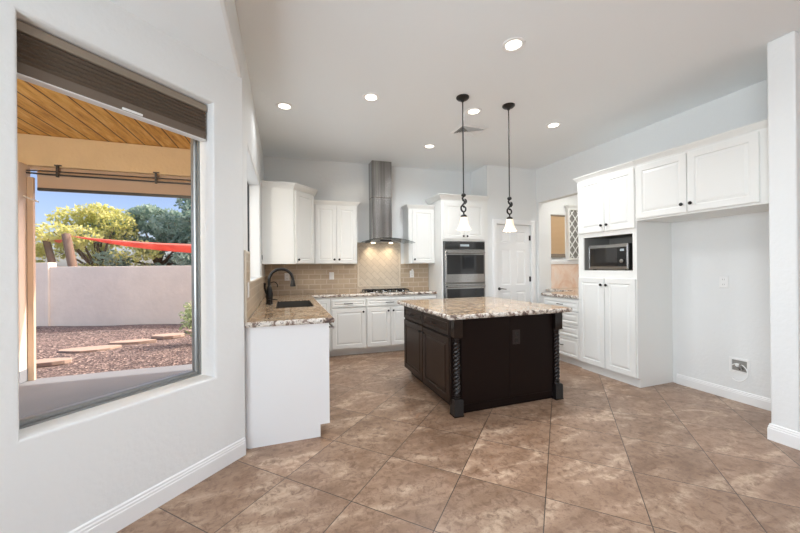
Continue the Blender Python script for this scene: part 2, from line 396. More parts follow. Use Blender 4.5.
        if smooth:
            me.polygons.foreach_set('use_smooth', [True]*len(me.polygons)); me.set_sharp_from_angle(angle=math.radians(smooth))
        o = bpy.data.objects.new(name, me); COL.objects.link(o)
        if parent is None: o.location = c
        else: o.parent = parent
        if bevel:
            md = o.modifiers.new('bevel', 'BEVEL'); md.width = bevel; md.segments = seg; md.limit_method = 'ANGLE'; md.angle_limit = math.radians(40)
        return o
def tag(o, label=None, cat=None, group=None, kind=None):
    if label: o['label'] = label
    if cat: o['category'] = cat
    if group: o['group'] = group
    if kind: o['kind'] = kind
    return o
def thing(name, loc, label, cat, group=None):
    o = bpy.data.objects.new(name, None); o.empty_display_size = .1; COL.objects.link(o); o.location = loc
    return tag(o, label, cat, group)
def struct(o, label=None): return tag(o, label, kind='structure')
def copy_tree(o, parent=None):
    c = o.copy(); COL.objects.link(c); c.parent = parent
    for ch in list(o.children): copy_tree(ch, c)
    return c
# frames: (u, v, n) -> world. u runs to the viewer's right when looking at the face
def fY(y): return lambda u, v, n: (u, y-n, v)                   # faces -Y, u = +X
def fXm(x): return lambda u, v, n: (x-n, u, v)                  # faces -X, u = +Y
def fXp(x): return lambda u, v, n: (x+n, u, v)                  # faces +X
S2 = math.sqrt(.5)
def fD(s, v, n): return (-.28-s*S2+n*S2, 2.73-s*S2-n*S2, v)     # bay wall, s from the corner, n into the room

def raised(u0, u1, v0, v1, t=.02, fw=.055, field=True):
    L = [(0, 0), (0, t-.003), (.003, t), (fw, t), (fw+.006, t-.008), (fw+.012, t-.008)]
    if field: L += [(fw+.034, t-.001)]
    return [(u0+i, u1-i, v0+i, v1-i, n) for i, n in L]
def door(name, par, fr, u0, u1, v0, v1, mat, fw=.055, t=.02, n0=0.001, knob=None, pull=None, field=True, kmat='bronze'):
    mb = MB(); f2 = lambda u, v, n: fr(u, v, n+n0)
    mb.rings(f2, raised(u0, u1, v0, v1, t, fw, field), cap0=True)
    d = mb.build(name, M[mat], par)
    ax = Vector(fr(0, 0, 1))-Vector(fr(0, 0, 0))
    if knob:
        k = MB(); k.lathe(fr(knob[0], knob[1], n0+t), [(.006, 0), (.006, .012), (.015, .016), (.017, .023), (.012, .030), (.003, .032)], 14, ax)
        k.build('knob', M[kmat], d, smooth=40)
    if pull:
        u, v, w = pull; k = MB()
        k.tube([fr(u-w/2, v, n0+t), fr(u-w/2+.004, v, n0+t+.018), fr(u-w/2+.02, v, n0+t+.026), fr(u+w/2-.02, v, n0+t+.026), fr(u+w/2-.004, v, n0+t+.018), fr(u+w/2, v, n0+t)], .0055, 8)
        k.build('pull', M[kmat], d, smooth=50)
    return d

CROWN = [(0, 0), (.012, 0), (.014, .012), (.03, .030), (.048, .050), (.052, .062), (.062, .065), (.062, .078), (0, .078)]
def crown(par, path, z, mat='cabinet', k=1.0):
    MB().sweep(path, [(o*k, z+h*k) for o, h in CROWN]).build('crown_moulding', M[mat], par, smooth=35)
BASEP = [(0, 0), (.014, 0), (.014, .078), (.011, .082), (.011, .092), (.007, .097), (.007, .106), (.002, .112), (0, .112)]
def baseboard(side, path, zs=1.0):
    o = MB().sweep(path, [(a, h*zs) for a, h in BASEP]).build('baseboard_'+side, M['trim'], smooth=30); struct(o)

# ================================================================== SETTING
# room outline
XL = -.288; YB = 5.50; XR = 4.31; YP = 4.86; XP = 3.28
o = MB().prism([(-1.98, -3.7), (6.72, -3.7), (6.72, 5.62), (XL-.1, 5.62), (XL-.1, 2.75), (-1.98, 1.12)], -.06, 0).build('floor', M['floor']); struct(o)
o = MB().box(XL-.001, 7.0, -3.9, 6.0, CEIL, CEIL+.15).build('ceiling', M['ceiling']); struct(o)
# nook ceiling follows the bay
o = MB().prism([(XL-.025, 2.715), (XL-.025, -3.6), (-1.9, -3.6), (-1.9, 1.12)], NOOK, NOOK+.1).build('ceiling_nook', M['ceiling']); struct(o)
o = MB().box(XL-.16, XL, -3.6, 2.723, NOOK+.0015, CEIL).build('wall_header', M['wall'], bevel=.012, seg=3); struct(o)
# back wall, left wall with the sink window
OBLIQUE = True
o = MB().box(XL-.2, 3.6, YB, YB+.15, -.02, CEIL).build('wall_back', M['wall']); struct(o)
OBLIQUE = False
WY0, WY1, WZ0, WZ1 = 3.06, 4.62, 1.265, 2.45
r = .018
def opening(fr, U0, U1, V0, V1, u0, u1, v0, v1, depth):
    L = [(U0, U1, V0, V1, -depth), (U0, U1, V0, V1, 0), (u0-r, u1+r, v0-r, v1+r, 0)]
    for k in (30, 60): a = math.radians(k); L.append((u0-r+r*math.sin(a), u1+r-r*math.sin(a), v0-r+r*math.sin(a), v1+r-r*math.sin(a), -r+r*math.cos(a)))
    L += [(u0, u1, v0, v1, -r), (u0, u1, v0, v1, -depth)]
    return MB().rings(fr, L, closed=True)
o = opening(fXp(XL), 2.724, YB+.04, -.02, CEIL, WY0, WY1, WZ0, WZ1, .2).build('wall_left', M['wall'], smooth=35); struct(o)
# bay wall
BS0, BS1, BZ0, BZ1 = .239, 1.148, .640, 2.518
o = opening(fD, .0113, 2.22, -.02, NOOK, BS0, BS1, BZ0, BZ1, .2).build('wall_bay', M['wall'], smooth=35); struct(o)
# nook side wall with a large window, rear wall with sliding doors, right side room
def wall_with_hole(name, fr, U0, U1, V0, V1, u0, u1, v0, v1, d=.15):
    o = opening(fr, U0, U1, V0, V1, u0, u1, v0, v1, d).build(name, M['wall'], smooth=35); struct(o)
wall_with_hole('wall_nook', fXp(-1.85), -3.6, 1.16, -.02, NOOK, -2.3, .5, .75, 2.5)
wall_with_hole('wall_rear', lambda u, v, n: (u, -3.6+n, v), -1.85, 6.6, -.02, CEIL, -1.6, 1.4, .05, 2.45)
wall_with_hole('wall_right_room', fXm(6.6), -3.6, 1.36, -.02, CEIL, -2.0, .2, .5, 2.45)
# right wall: fridge alcove back, then the part by the pantry, with the buffet recess between
o = MB().box(XR, XR+.12, 1.50, 3.43, -.02, CEIL).build('wall_right', M['wall']); struct(o)
mb = MB(); mb.box(XR, XR+.12, 3.43, 4.80, 2.515, CEIL); mb.box(XR, XR+.12, 4.80, YP-.001, -.02, CEIL)
o = mb.build('wall_right_opening', M['wall']); struct(o)
o = opening(fY(4.801), XR+.12, 5.6, -.02, CEIL, 4.595, 4.925, 1.49, 2.315, .05).build('wall_recess_left', M['wall'], smooth=35); struct(o)
o = MB().box(5.45, 5.6, 1.50, 4.80, -.02, CEIL).build('wall_recess_back', M['wall']); struct(o)
o = MB().box(XR+.12, 5.45, 3.28, 3.41, -.02, CEIL).build('wall_recess_right', M['wall']); struct(o)
# stub wall closing the fridge alcove
o = MB().box(3.60, 6.6, 1.36, 1.515, -.02, CEIL).build('wall_stub', M['wall'], bevel=.012, seg=3); struct(o)
# pantry box: side wall and front wall with the door opening
o = MB().box(XP, XP+.12, YP+.12, YB, -.02, CEIL).build('wall_pantry_side', M['wall']); struct(o)
DX0, DX1, DZ = 3.461, 4.192, 2.112
mb = MB(); mb.box(XP, DX0-.0, YP, YP+.12, -.02, CEIL); mb.box(DX1, XR+.6, YP, YP+.12, -.02, CEIL); mb.box(DX0, DX1, YP, YP+.12, DZ, CEIL)
o = mb.build('wall_pantry', M['wall']); struct(o)

# baseboards
e = 0.0
baseboard('bay', [fD(2.2, 0, 0)[:2], fD(.0113, 0, 0)[:2]][::-1], 1.15)
baseboard('right', [(XR, 2.60), (XR, 1.515)][::-1])
baseboard('stub', [(3.9, 1.515), (3.60, 1.515), (3.60, 1.36), (6.6, 1.36)][::-1], 1.15)
baseboard('pantry', [(XR, YP), (4.28, YP)])

# ------------------------------------------------------------------ bay window
def window(n, fr, u0, u1, v0, v1, d, fw, mat, mull=None):
    L = lambda i, k: (u0+i, u1-i, v0+i, v1-i, k)
    f = MB().rings(fr, [L(0, -d-.05), L(0, -d), L(fw*.35, -d), L(fw*.4, -d-.012), L(fw*.8, -d-.012), L(fw, -d-.02), L(fw, -d-.05)], closed=True)
    if mull: f.obox(fr, mull-.02, mull+.02, v0+fw, v1-fw, -d-.05, -d-.01)
    w = f.build('window_%d' % n, M[mat]); struct(w)
    g = MB().obox(fr, u0+fw*.9, u1-fw*.9, v0+fw*.9, v1-fw*.9, -d-.034, -d-.028).build('glass_pane', M['glass'], w)
    return w
window(1, fD, BS0, BS1, BZ0, BZ1, .15, .034, 'alu')
window(2, fXp(XL), WY0, WY1, WZ0, WZ1, .13, .035, 'darkalu', mull=3.84)
window(3, fY(4.801), 4.595, 4.925, 1.49, 2.315, .03, .02, 'trim')
window(4, fXp(-1.85), -2.3, .5, .75, 2.5, .08, .05, 'trim', mull=-.9)
window(5, lambda u, v, n: (u, -3.6+n, v), -1.6, 1.4, .05, 2.45, .08, .06, 'trim', mull=-.1)
window(6, fXm(6.6), -2.0, .2, .5, 2.45, .08, .06, 'trim', mull=-.9)

# ------------------------------------------------------------------ pantry door
dr = MB()
fd = fY(YP+.03)
PR = [(3.572, 3.765), (3.878, 4.082)]; PZ = [(1.79, 1.985), (1.055, 1.675), (.22, .94)]
xs = [DX0+.003, PR[0][0], PR[0][1], PR[1][0], PR[1][1], DX1-.003]; zs = [.012, PZ[2][0], PZ[2][1], PZ[1][0], PZ[1][1], PZ[0][0], PZ[0][1], DZ-.004]
for i in range(5):
    for j in range(7):
        u0, u1, v0, v1 = xs[i], xs[i+1], zs[j], zs[j+1]
        if i in (1, 3) and j in (1, 3, 5):
            dr.rings(fd, [(u0+a, u1-a, v0+a, v1-a, n) for a, n in ((0, 0), (.008, -.009), (.02, -.009), (.045, -.002))])
        else: dr.quad(fd(u0, v0, 0), fd(u1, v0, 0), fd(u1, v1, 0), fd(u0, v1, 0))
dr.quad(fd(xs[0], zs[0], -.035), fd(xs[5], zs[0], -.035), fd(xs[5], zs[7], -.035), fd(xs[0], zs[7], -.035))
for (a, b_) in (((xs[0], zs[0]), (xs[5], zs[0])), ((xs[5], zs[0]), (xs[5], zs[7])), ((xs[5], zs[7]), (xs[0], zs[7])), ((xs[0], zs[7]), (xs[0], zs[0]))):
    dr.quad(fd(*a, 0), fd(*b_, 0), fd(*b_, -.035), fd(*a, -.035))
dr = dr.build('door_1', M['trim'], wn_fix=False); struct(dr)
k = MB(); k.lathe((3.525, YP+.03, .99), [(.026, 0), (.026, .008), (.011, .012), (.011, .045)], 18, (0, -1, 0))
k.tube([(3.525, YP-.012, .99), (3.56, YP-.014, .992), (3.60, YP-.014, .985), (3.645, YP-.012, .982)], [.010, .008, .007, .005], 8)
k.build('door_handle', M['bronze'], dr, smooth=40)
for z in (1.885, 1.148, .28):
    k = MB(); k.lathe((DX1-.006, YP+.018, z-.045), [(.008, 0), (.008, .09)], 10); k.box(DX1-.028, DX1-.004, YP+.024, YP+.0295, z-.045, z+.045); k.build('hinge', M['bronze'], dr)
# casing
c = MB(); cw = .085
prof = [(0, 0), (0, .014), (.02, .018), (.06, .018), (.078, .010), (cw, .008), (cw, 0)]
def casing(x0, x1, z1, y):
    mb = MB()
    for (p, q) in zip(prof[:-1], prof[1:]):
        a, n0 = p; b_, n1 = q
        A = [(x0-a, 0), (x0-a, z1+a), (x1+a, z1+a), (x1+a, 0)]; B = [(x0-b_, 0), (x0-b_, z1+b_), (x1+b_, z1+b_), (x1+b_, 0)]
        for i in range(3):
            mb.quad((A[i][0], y-n0, A[i][1]), (A[i+1][0], y-n0, A[i+1][1]), (B[i+1][0], y-n1, B[i+1][1]), (B[i][0], y-n1, B[i][1]))
    return mb
o = casing(DX0, DX1, DZ, YP-.001).build('trim_1', M['trim'], smooth=30); struct(o)

# ------------------------------------------------------------------ backsplash (trim of the room)
Z0, Z1 = .93, .972
OBLIQUE = True
o = MB().box(XL+.001, 1.14, YB-.012, YB-.001, Z1, 1.44).box(1.90, 2.415, YB-.012, YB-.001, Z1, 1.44).build('trim_2', M['subway']); struct(o)
mb = MB(); mb.box(1.14, 1.90, YB-.010, YB-.001, Z1, 1.80)
o = mb.build('trim_3', M['diamond']); struct(o)
mb = MB(); f = fY(YB-.001)
mb.rings(f, [(1.155, 1.885, 1.06, 1.715, 0), (1.155, 1.885, 1.06, 1.715, .016), (1.163, 1.877, 1.068, 1.707, .020), (1.171, 1.869, 1.076, 1.699, .016), (1.171, 1.869, 1.076, 1.699, 0)], closed=True)
o = mb.build('trim_4', M['pencil'], smooth=40); struct(o)
mb = MB(); mb.box(XL+.001, XL+.013, 3.045, YB-.013, Z1, WZ0-.012); mb.box(XL+.001, XL+.013, 2.76, 3.045, Z1, 1.50)
o = mb.build('trim_5', M['subway_left']); struct(o)
mb = MB(); mb.box(XL+.001, XL+.017, 3.045, YB-.013, WZ0-.012, WZ0+.006); mb.box(XL+.001, XL+.017, 2.76, 3.06, 1.50, 1.52); mb.box(XL+.001, XL+.017, 3.045, 3.063, WZ0+.006, 1.52); mb.box(XL+.001, XL+.017, 2.745, 2.76, Z1, 1.52)
o = mb.build('trim_6', M['pencil'], bevel=.004); struct(o)
OBLIQUE = False
o = MB().box(4.575, 5.44, 4.788, 4.799, .972, 1.41).build('trim_7', M['marble']); struct(o)
o = MB().box(4.56, 5.44, 4.772, 4.799, 1.412, 1.47).build('trim_8', M['trim'], bevel=.004); struct(o)

# ================================================================== COUNTERTOPS
OBLIQUE = True
def slab(name, outer, holes, z0, z1, parent=None, jit=.004, step=.025, seed=1, rough_edges=None):
    rnd = random.Random(seed)
    def dens(poly):
        out = []
        for i in range(len(poly)):
            a = Vector(poly[i]); b = Vector(poly[(i+1) % len(poly)]); n = max(1, int((b-a).length/step))
            for k in range(n): out.append((a+(b-a)*k/n, Vector((b.y-a.y, -(b.x-a.x))).normalized()))
        return out
    mb = MB(); D = dens(outer); nn = len(D)
    lv = [(0, z0), (.006, z0+.012), (.007, (z0+z1)/2), (.004, z1-.008), (-.004, z1)]
    for o_, z in lv:
        for (p, nrm) in D:
            j = rnd.uniform(-jit, jit) if z not in (z0, z1) else rnd.uniform(-jit, jit)*.5
            mb.v.append((p.x+nrm.x*(o_+j), p.y+nrm.y*(o_+j), z))
    for k in range(len(lv)-1):
        for i in range(nn): j = (i+1) % nn; mb.face((k*nn+i, k*nn+j, (k+1)*nn+j, (k+1)*nn+i), 1)
    for lev, off in ((0, 0), (len(lv)-1, (len(lv)-1)*nn)):
        z = lv[lev][1]; ring = [Vector(mb.v[off+i]) for i in range(nn)]
        hs = [[Vector((x, y, z)) for x, y in h] for h in holes]
        base = len(mb.v); idx = list(range(off, off+nn))
        for h in hs:
            for q in h: mb.v.append(tuple(q)); idx.append(len(mb.v)-1)
        for t in tessellate_polygon([ring]+hs): mb.face([idx[i] for i in t], 0)
    for h in holes:
        for i in range(len(h)):
            a, b = h[i], h[(i+1) % len(h)]; mb.quad((*a, z0), (*b, z0), (*b, z1), (*a, z1), mi=0)
    return mb.build(name, [M['granite'], M['granite_edge']], parent)
SX0, SX1, SY0, SY1 = -.085, .30, 3.64, 4.40
CF = 5.155; CX = .38
ct = slab('granite_countertop', [(XL+.004, 2.765), (CX, 2.765), (CX, CF), (2.408, CF), (2.408, YB-.014), (XL+.016, YB-.014), (XL+.016, 2.9), (XL+.004, 2.8)],
          [[(SX0, SY0), (SX1, SY0), (SX1, SY1), (SX0, SY1)]], Z0, Z1, seed=3)
tag(ct, 'beige and brown granite worktop turning the corner from sink peninsula to cooktop wall', 'countertop')

# ================================================================== PENINSULA AND SINK RUN
PX = .345; PB = XL+.018
o = MB().box(PB, PX, 2.79, 2.812, .10, Z0-.002).box(PB, PX-.075, 2.79, 2.812, 0, .10).build('cabinet_end_panel', M['panel'])
MB().box(XL+.003, PB-.001, 2.80, 2.815, 0, Z0-.002).build('filler_strip', M['panel'], o)
tag(o, 'plain bright white end panel closing the near end of the sink peninsula', 'cabinet panel')
def carcass(par, x0, x1, y0, y1, face, mat='cabinet', toe=.10, rec=.07, z1=Z0-.003, shrink=.0015):
    x0 += shrink; x1 -= shrink; y0 += shrink; y1 -= shrink
    b = MB().box(x0, x1, y0, y1, toe, z1).build('carcass', M[mat], par)
    t = {'+X': (x0, x1-rec, y0, y1), '-X': (x0+rec, x1, y0, y1), '-Y': (x0, x1, y0+rec, y1)}[face]
    MB().box(*t, 0, toe-.001).build('toe_kick', M[mat], par)
# dishwasher
t = thing('dishwasher', (.03, 3.12, 0), 'dishwasher built into the peninsula behind the white end panel, its bar handle sticking out', 'dishwasher')
MB().box(PB, PX-.02, 2.815, 3.415, .10, .925).build('body', M['darksteel'], t)
MB().box(PX-.018, PX+.002, 2.82, 3.41, .12, .92).build('door', M['steel'], t, bevel=.004)
MB().box(PB, PX-.08, 2.82, 3.41, 0, .098).build('toe_kick', M['cabinet'], t)
h = MB().tube([(PX+.045, 2.86, .872), (PX+.045, 3.37, .872)], .011, 12)
for y in (2.90, 3.33): h.tube([(PX+.002, y, .872), (PX+.045, y, .872)], .007, 8)
h.build('handle', M['steel'], t, smooth=50)
# sink base cabinet: two doors and a false front, facing the aisle
fx = fXp(PX)
t = thing('sink_base_cabinet', (.03, 3.9, 0), 'white base cabinet under the sink, facing the aisle of the peninsula', 'cabinet')
carcass2 = MB().box(PB, PX-.002, 3.42, 4.44, .10, .66).box(PX-.03, PX-.002, 3.42, 4.44, .66, Z0-.003).build('carcass', M['cabinet'], t)
MB().box(PB, PX-.07, 3.42, 4.44, 0, .099).build('toe_kick', M['cabinet'], t)
door('false_front', t, fx, 3.43, 4.43, .77, .90, 'cabinet', .03)
door('door', t, fx, 3.43, 3.925, .13, .75, 'cabinet', knob=(3.89, .69)); door('door', t, fx, 3.935, 4.43, .13, .75, 'cabinet', knob=(3.97, .69))
t = thing('corner_base_cabinet', (.03, 5.0, 0), 'white corner base cabinet where peninsula and cooktop runs meet', 'cabinet')
MB().box(PB, PX-.002, 4.445, YB-.016, .10, Z0-.003).box(PX-.002, .665, 5.182, YB-.016, .10, Z0-.003).build('carcass', M['cabinet'], t)
MB().box(PB, PX-.07, 4.445, YB-.016, 0, .099).box(PX-.07, .665, 5.27, YB-.016, 0, .099).build('toe_kick', M['cabinet'], t)
door('door', t, fY(5.182), .375, .66, .13, .895, 'cabinet', knob=(.41, .83)); door('door', t, fx, 4.46, 5.11, .13, .895, 'cabinet', knob=(4.5, .83))

# sink
sk = MB(); f = lambda u, v, n: (u, v, n)
g = -.002
sk.rings(f, [(SX0-g, SX1+g, SY0-g, SY1+g, Z1-.004), (SX0-g+.004, SX1+g-.004, SY0-g+.004, SY1+g-.004, .76), (SX0+.03, SX1-.03, SY0+.03, SY1-.03, .735)])
sk.rings(f, [(SX0-g, SX1+g, SY0-g, SY1+g, Z1-.004), (SX0-.001, SX1+.001, SY0-.001, SY1+.001, Z1-.005), (SX0-.001, SX1+.001, SY0-.001, SY1+.001, .755), (SX0+.03, SX1-.03, SY0+.03, SY1-.03, .730)])
t = thing('kitchen_sink', ((SX0+SX1)/2, (SY0+SY1)/2, .73), 'dark undermount sink bowl set into the peninsula granite', 'sink')
sk.build('bowl', M['sink'], t, smooth=30, wn_fix=False)
MB().lathe(((SX0+SX1)/2, (SY0+SY1)/2, .736), [(.045, 0), (.045, .003), (.03, .004), (.028, .001)], 20).build('drain', M['darksteel'], t, smooth=40)
# faucet
t = thing('faucet', (-.165, 4.13, Z1), 'tall black gooseneck pull-down faucet with side lever, standing behind the sink', 'faucet')
MB().lathe((-.165, 4.13, Z1), [(.040, 0), (.040, .008), (.034, .014), (.034, .05), (.040, .075), (.040, .12), (.033, .15), (.025, .19), (.0165, .21)], 20).build('body', M['bronze'], t, smooth=40)
pts = [(-.165, 4.13, Z1+.2)]
for k in range(0, 15):
    a = PI - k*(PI+.10)/14; pts.append((-.165+.130+.130*math.cos(a), 4.13, 1.243+.128*math.sin(a)))
MB().tube(pts, .0165, 12).build('neck', M['bronze'], t, smooth=60)
e_ = pts[-1]
MB().lathe((e_[0], e_[1], e_[2]+.01), [(.018, 0), (.022, -.012), (.025, -.035), (.032, -.06), (.031, -.074), (.02, -.076)][::-1], 18, (0, 0, 1)).build('spray_head', M['bronze'], t, smooth=40)
MB().tube([(-.165, 4.13, 1.07), (-.20, 4.10, 1.10), (-.213, 4.09, 1.16), (-.21, 4.09, 1.215)], [.012, .011, .012, .016], 10).build('lever', M['bronze'], t, smooth=60)
t = thing('water_tap', (-.17, 4.34, Z1), 'small black curved drinking-water tap just behind the tall faucet', 'tap')
MB().lathe((-.17, 4.34, Z1), [(.02, 0), (.02, .006), (.012, .012), (.012, .06), (.007, .07)], 16).build('base', M['bronze'], t, smooth=40)
pts = [(-.17, 4.34, Z1+.06), (-.17, 4.34, 1.17)]
for k in range(1, 11): a = PI-k*PI*1.0/10; pts.append((-.17+.045+.045*math.cos(a), 4.34, 1.17+.045*math.sin(a)))
pts.append((-.08, 4.34, 1.15)); MB().tube(pts, .0055, 10).build('spout', M['bronze'], t, smooth=60)
t = thing('soap_dispenser', (-.16, 3.98, Z1), 'short black soap dispenser with sideways spout in front of the tall faucet', 'soap dispenser')
MB().lathe((-.16, 3.98, Z1), [(.019, 0), (.019, .008), (.012, .012), (.012, .045), (.015, .05), (.015, .062)], 16).build('pump', M['bronze'], t, smooth=40)
MB().tube([(-.16, 3.98, Z1+.055), (-.115, 3.98, Z1+.062), (-.075, 3.98, Z1+.056)], [.006, .006, .004], 8).build('spout', M['bronze'], t, smooth=60)

# ================================================================== BACK RUN BASE CABINETS
BY = 5.18; fb = fY(BY)
t = thing('drawer_base_cabinet', (.94, 5.35, 0), 'white base cabinet with one drawer over one door, left of the cooktop cabinet', 'cabinet')
carcass(t, .668, 1.213, BY+.002, YB-.016, '-Y', rec=.095)
door('drawer', t, fb, .685, 1.203, .77, .885, 'cabinet', .028, pull=(.935, .825, .13)); door('door', t, fb, .685, 1.203, .13, .745, 'cabinet', .06, knob=(1.165, .69))
t = thing('cooktop_base_cabinet', (1.61, 5.35, 0), 'wide white base cabinet under the cooktop with false drawer and two doors', 'cabinet')
carcass(t, 1.213, 2.015, BY+.002, YB-.016, '-Y', rec=.095)
door('drawer', t, fb, 1.226, 2.003, .77, .885, 'cabinet', .028, pull=(1.60, .825, .13))
door('door', t, fb, 1.226, 1.607, .13, .745, 'cabinet', .06, knob=(1.57, .69)); door('door', t, fb, 1.615, 2.003, .13, .745, 'cabinet', .06, knob=(1.652, .69))
t = thing('drawer_base_cabinet', (2.21, 5.35, 0), 'narrow white base cabinet between the cooktop cabinet and the ovens, partly hidden by island', 'cabinet')
carcass(t, 2.015, 2.413, BY+.002, YB-.016, '-Y', rec=.095)
door('drawer', t, fb, 2.027, 2.403, .77, .885, 'cabinet', .028, pull=(2.215, .825, .11)); door('door', t, fb, 2.027, 2.403, .13, .745, 'cabinet', .055, knob=(2.065, .69))

# cooktop
t = thing('gas_cooktop', (1.58, 5.33, Z1), 'black gas cooktop with iron grates and front knobs set in the granite', 'cooktop')
MB().box(1.18, 2.0, 5.195, 5.47, Z1+.001, Z1+.012).build('surface', M['steel'], t, bevel=.004)
for gx in (1.215, 1.465, 1.715):
    gm = MB(); w = .235; y0, y1 = 5.238, 5.46
    for y in (y0, y1-.012): gm.box(gx, gx+w, y, y+.012, Z1+.034, Z1+.048)
    for x in (gx, gx+w-.012, gx+w/2-.006): gm.box(x, x+.012, y0, y1, Z1+.034, Z1+.048)
    gm.box(gx, gx+w, (y0+y1)/2-.006, (y0+y1)/2+.006, Z1+.034, Z1+.048)
    for x in (gx, gx+w-.012):
        for y in (y0, y1-.012): gm.box(x, x+.012, y, y+.012, Z1+.0125, Z1+.034)
    gm.build('grate', M['black'], t)
for bx, by_ in ((1.33, 5.29), (1.33, 5.41), (1.583, 5.35), (1.835, 5.29), (1.835, 5.41)):
    MB().lathe((bx, by_, Z1+.0125), [(.045, 0), (.045, .008), (.03, .01), (.03, .018), (.01, .02)], 18).build('burner', M['black'], t, smooth=40)
for k in range(5):
    MB().lathe((1.40+k*.11, 5.215, Z1+.0125), [(.018, 0), (.018, .004), (.015, .006), (.014, .022), (.004, .024)], 14).build('knob', M['steel'], t, smooth=40)

# ================================================================== WALL CABINETS
UB, UT = 1.44, 2.365; UY = 5.25
# diagonal corner cabinet
t = thing('corner_wall_cabinet', (.1, 5.2, UB), 'tall white diagonal corner wall cabinet left of the back uppers', 'cabinet')
A = (.125, 4.835); B = (.425, 5.17)
poly = [(XL+.003, 4.835), A, B, (.425, YB-.014), (XL+.003, YB-.014)]
MB().prism(poly, UB, 2.485).build('carcass', M['cabinet'], t, bevel=.002)
dv = (Vector(B)-Vector(A)); dl = dv.length; dv.normalize(); nv = Vector((dv.y, -dv.x))
fdg = lambda u, v, n: (A[0]+dv.x*u+nv.x*n, A[1]+dv.y*u+nv.y*n, v)
door('door', t, fdg, .03, dl-.02, UB+.008, 2.46, 'cabinet', .055, knob=(.065, UB+.06))
crown(t, [(.425, YB-.014), B, A, (XL+.005, 4.835)], 2.482)
h = MB().box(XL+.004, XL+.012, 4.815, 4.834, 1.50, 1.56).build('hinge', M['darksteel'], t)
# back left double
def wallcab(x0, x1, y, doors, z0, z1, label, name='wall_cabinet', crownz=None, side=None):
    t = thing(name, ((x0+x1)/2, (y+YB)/2, z0), label, 'cabinet')
    MB().box(x0+.0015, x1-.0015, y, YB-.014, z0, z1).build('carcass', M['cabinet'], t, bevel=.002)
    for (a, b_, kx) in doors: door('door', t, fY(y), a, b_, z0+.01, z1-.02, 'cabinet', .055, knob=(kx, z0+.07))
    return t
t = wallcab(.43, 1.10, 5.25, [(.45, .767, .735), (.775, 1.088, .81)], UB, UT, 'white double-door wall cabinet between corner cabinet and range hood')
crown(t, [(1.098, YB-.014), (1.098, 5.25), (.432, 5.25)], UT-.003, k=.75)
t = wallcab(1.955, 2.415, 5.25, [(2.02, 2.41, 2.05)], UB, UT, 'white single-door wall cabinet between range hood and oven tower')
crown(t, [(2.413, 5.25), (1.957, 5.25), (1.957, YB-.014)], UT-.003, k=.75)

# oven tower
OX0, OX1, OY = 2.42, 3.272, 4.98
t = thing('oven_cabinet', (2.84, 5.2, 0), 'tall white cabinet tower that houses the double oven beside pantry door', 'cabinet')
b = MB(); b.box(OX0, 2.445, OY, YB-.002, .1, 2.49); b.box(3.215, OX1, OY, YB-.002, .1, 2.49)
b.box(2.445, 3.215, OY, YB-.002, 1.806, 2.49); b.box(2.445, 3.215, OY, YB-.002, .1, .545); b.box(2.445, 3.215, 5.40, YB-.002, .545, 1.806)
b.build('carcass', M['cabinet'], t)
MB().box(OX0, OX1, OY+.07, YB-.002, 0, .099).build('toe_kick', M['cabinet'], t)
fo = fY(OY)
door('door', t, fo, 2.45, 2.828, 1.835, 2.44, 'cabinet', .06, knob=(2.797, 1.885)); door('door', t, fo, 2.836, 3.20, 1.835, 2.44, 'cabinet', .06, knob=(2.868, 1.885))
door('drawer', t, fo, 2.49, 3.195, .14, .50, 'cabinet', .05, pull=(2.84, .32, .13))
crown(t, [(OX1, OY), (OX0, OY), (OX0, YB-.002)], 2.487)
# double oven
t = thing('double_wall_oven', (2.84, 5.1, .55), 'stainless double wall oven with black glass doors in white tower', 'oven')
MB().box(2.458, 3.203, OY-.003, 5.39, .552, 1.80).build('body', M['darksteel'], t)
MB().box(2.452, 3.209, OY-.012, OY-.0035, .550, 1.803).build('trim_frame', M['darksteel'], t, bevel=.003)
cp = MB().box(2.47, 3.192, OY-.030, OY-.0125, 1.672, 1.79).build('control_panel', M['blackglass'], t, bevel=.004)
MB().box(2.74, 2.90, OY-.0315, OY-.0305, 1.715, 1.75).build('display', M['display'], cp)
for (z0, z1) in ((1.118, 1.655), (.562, 1.098)):
    d = MB().box(2.47, 3.192, OY-.038, OY-.0125, z0, z1).build('oven_door', M['steel'], t, bevel=.005)
    MB().box(2.495, 3.168, OY-.0405, OY-.0385, z0+.14, z1-.08).build('door_glass', M['blackglass'], d)
    hh = MB().tube([(2.49, OY-.078, z1-.042), (3.167, OY-.078, z1-.042)], .0125, 12)
    for x in (2.54, 3.142): hh.tube([(x, OY-.038, z1-.042), (x, OY-.078, z1-.042)], .009, 8)
    hh.build('handle', M['steel'], d, smooth=50)

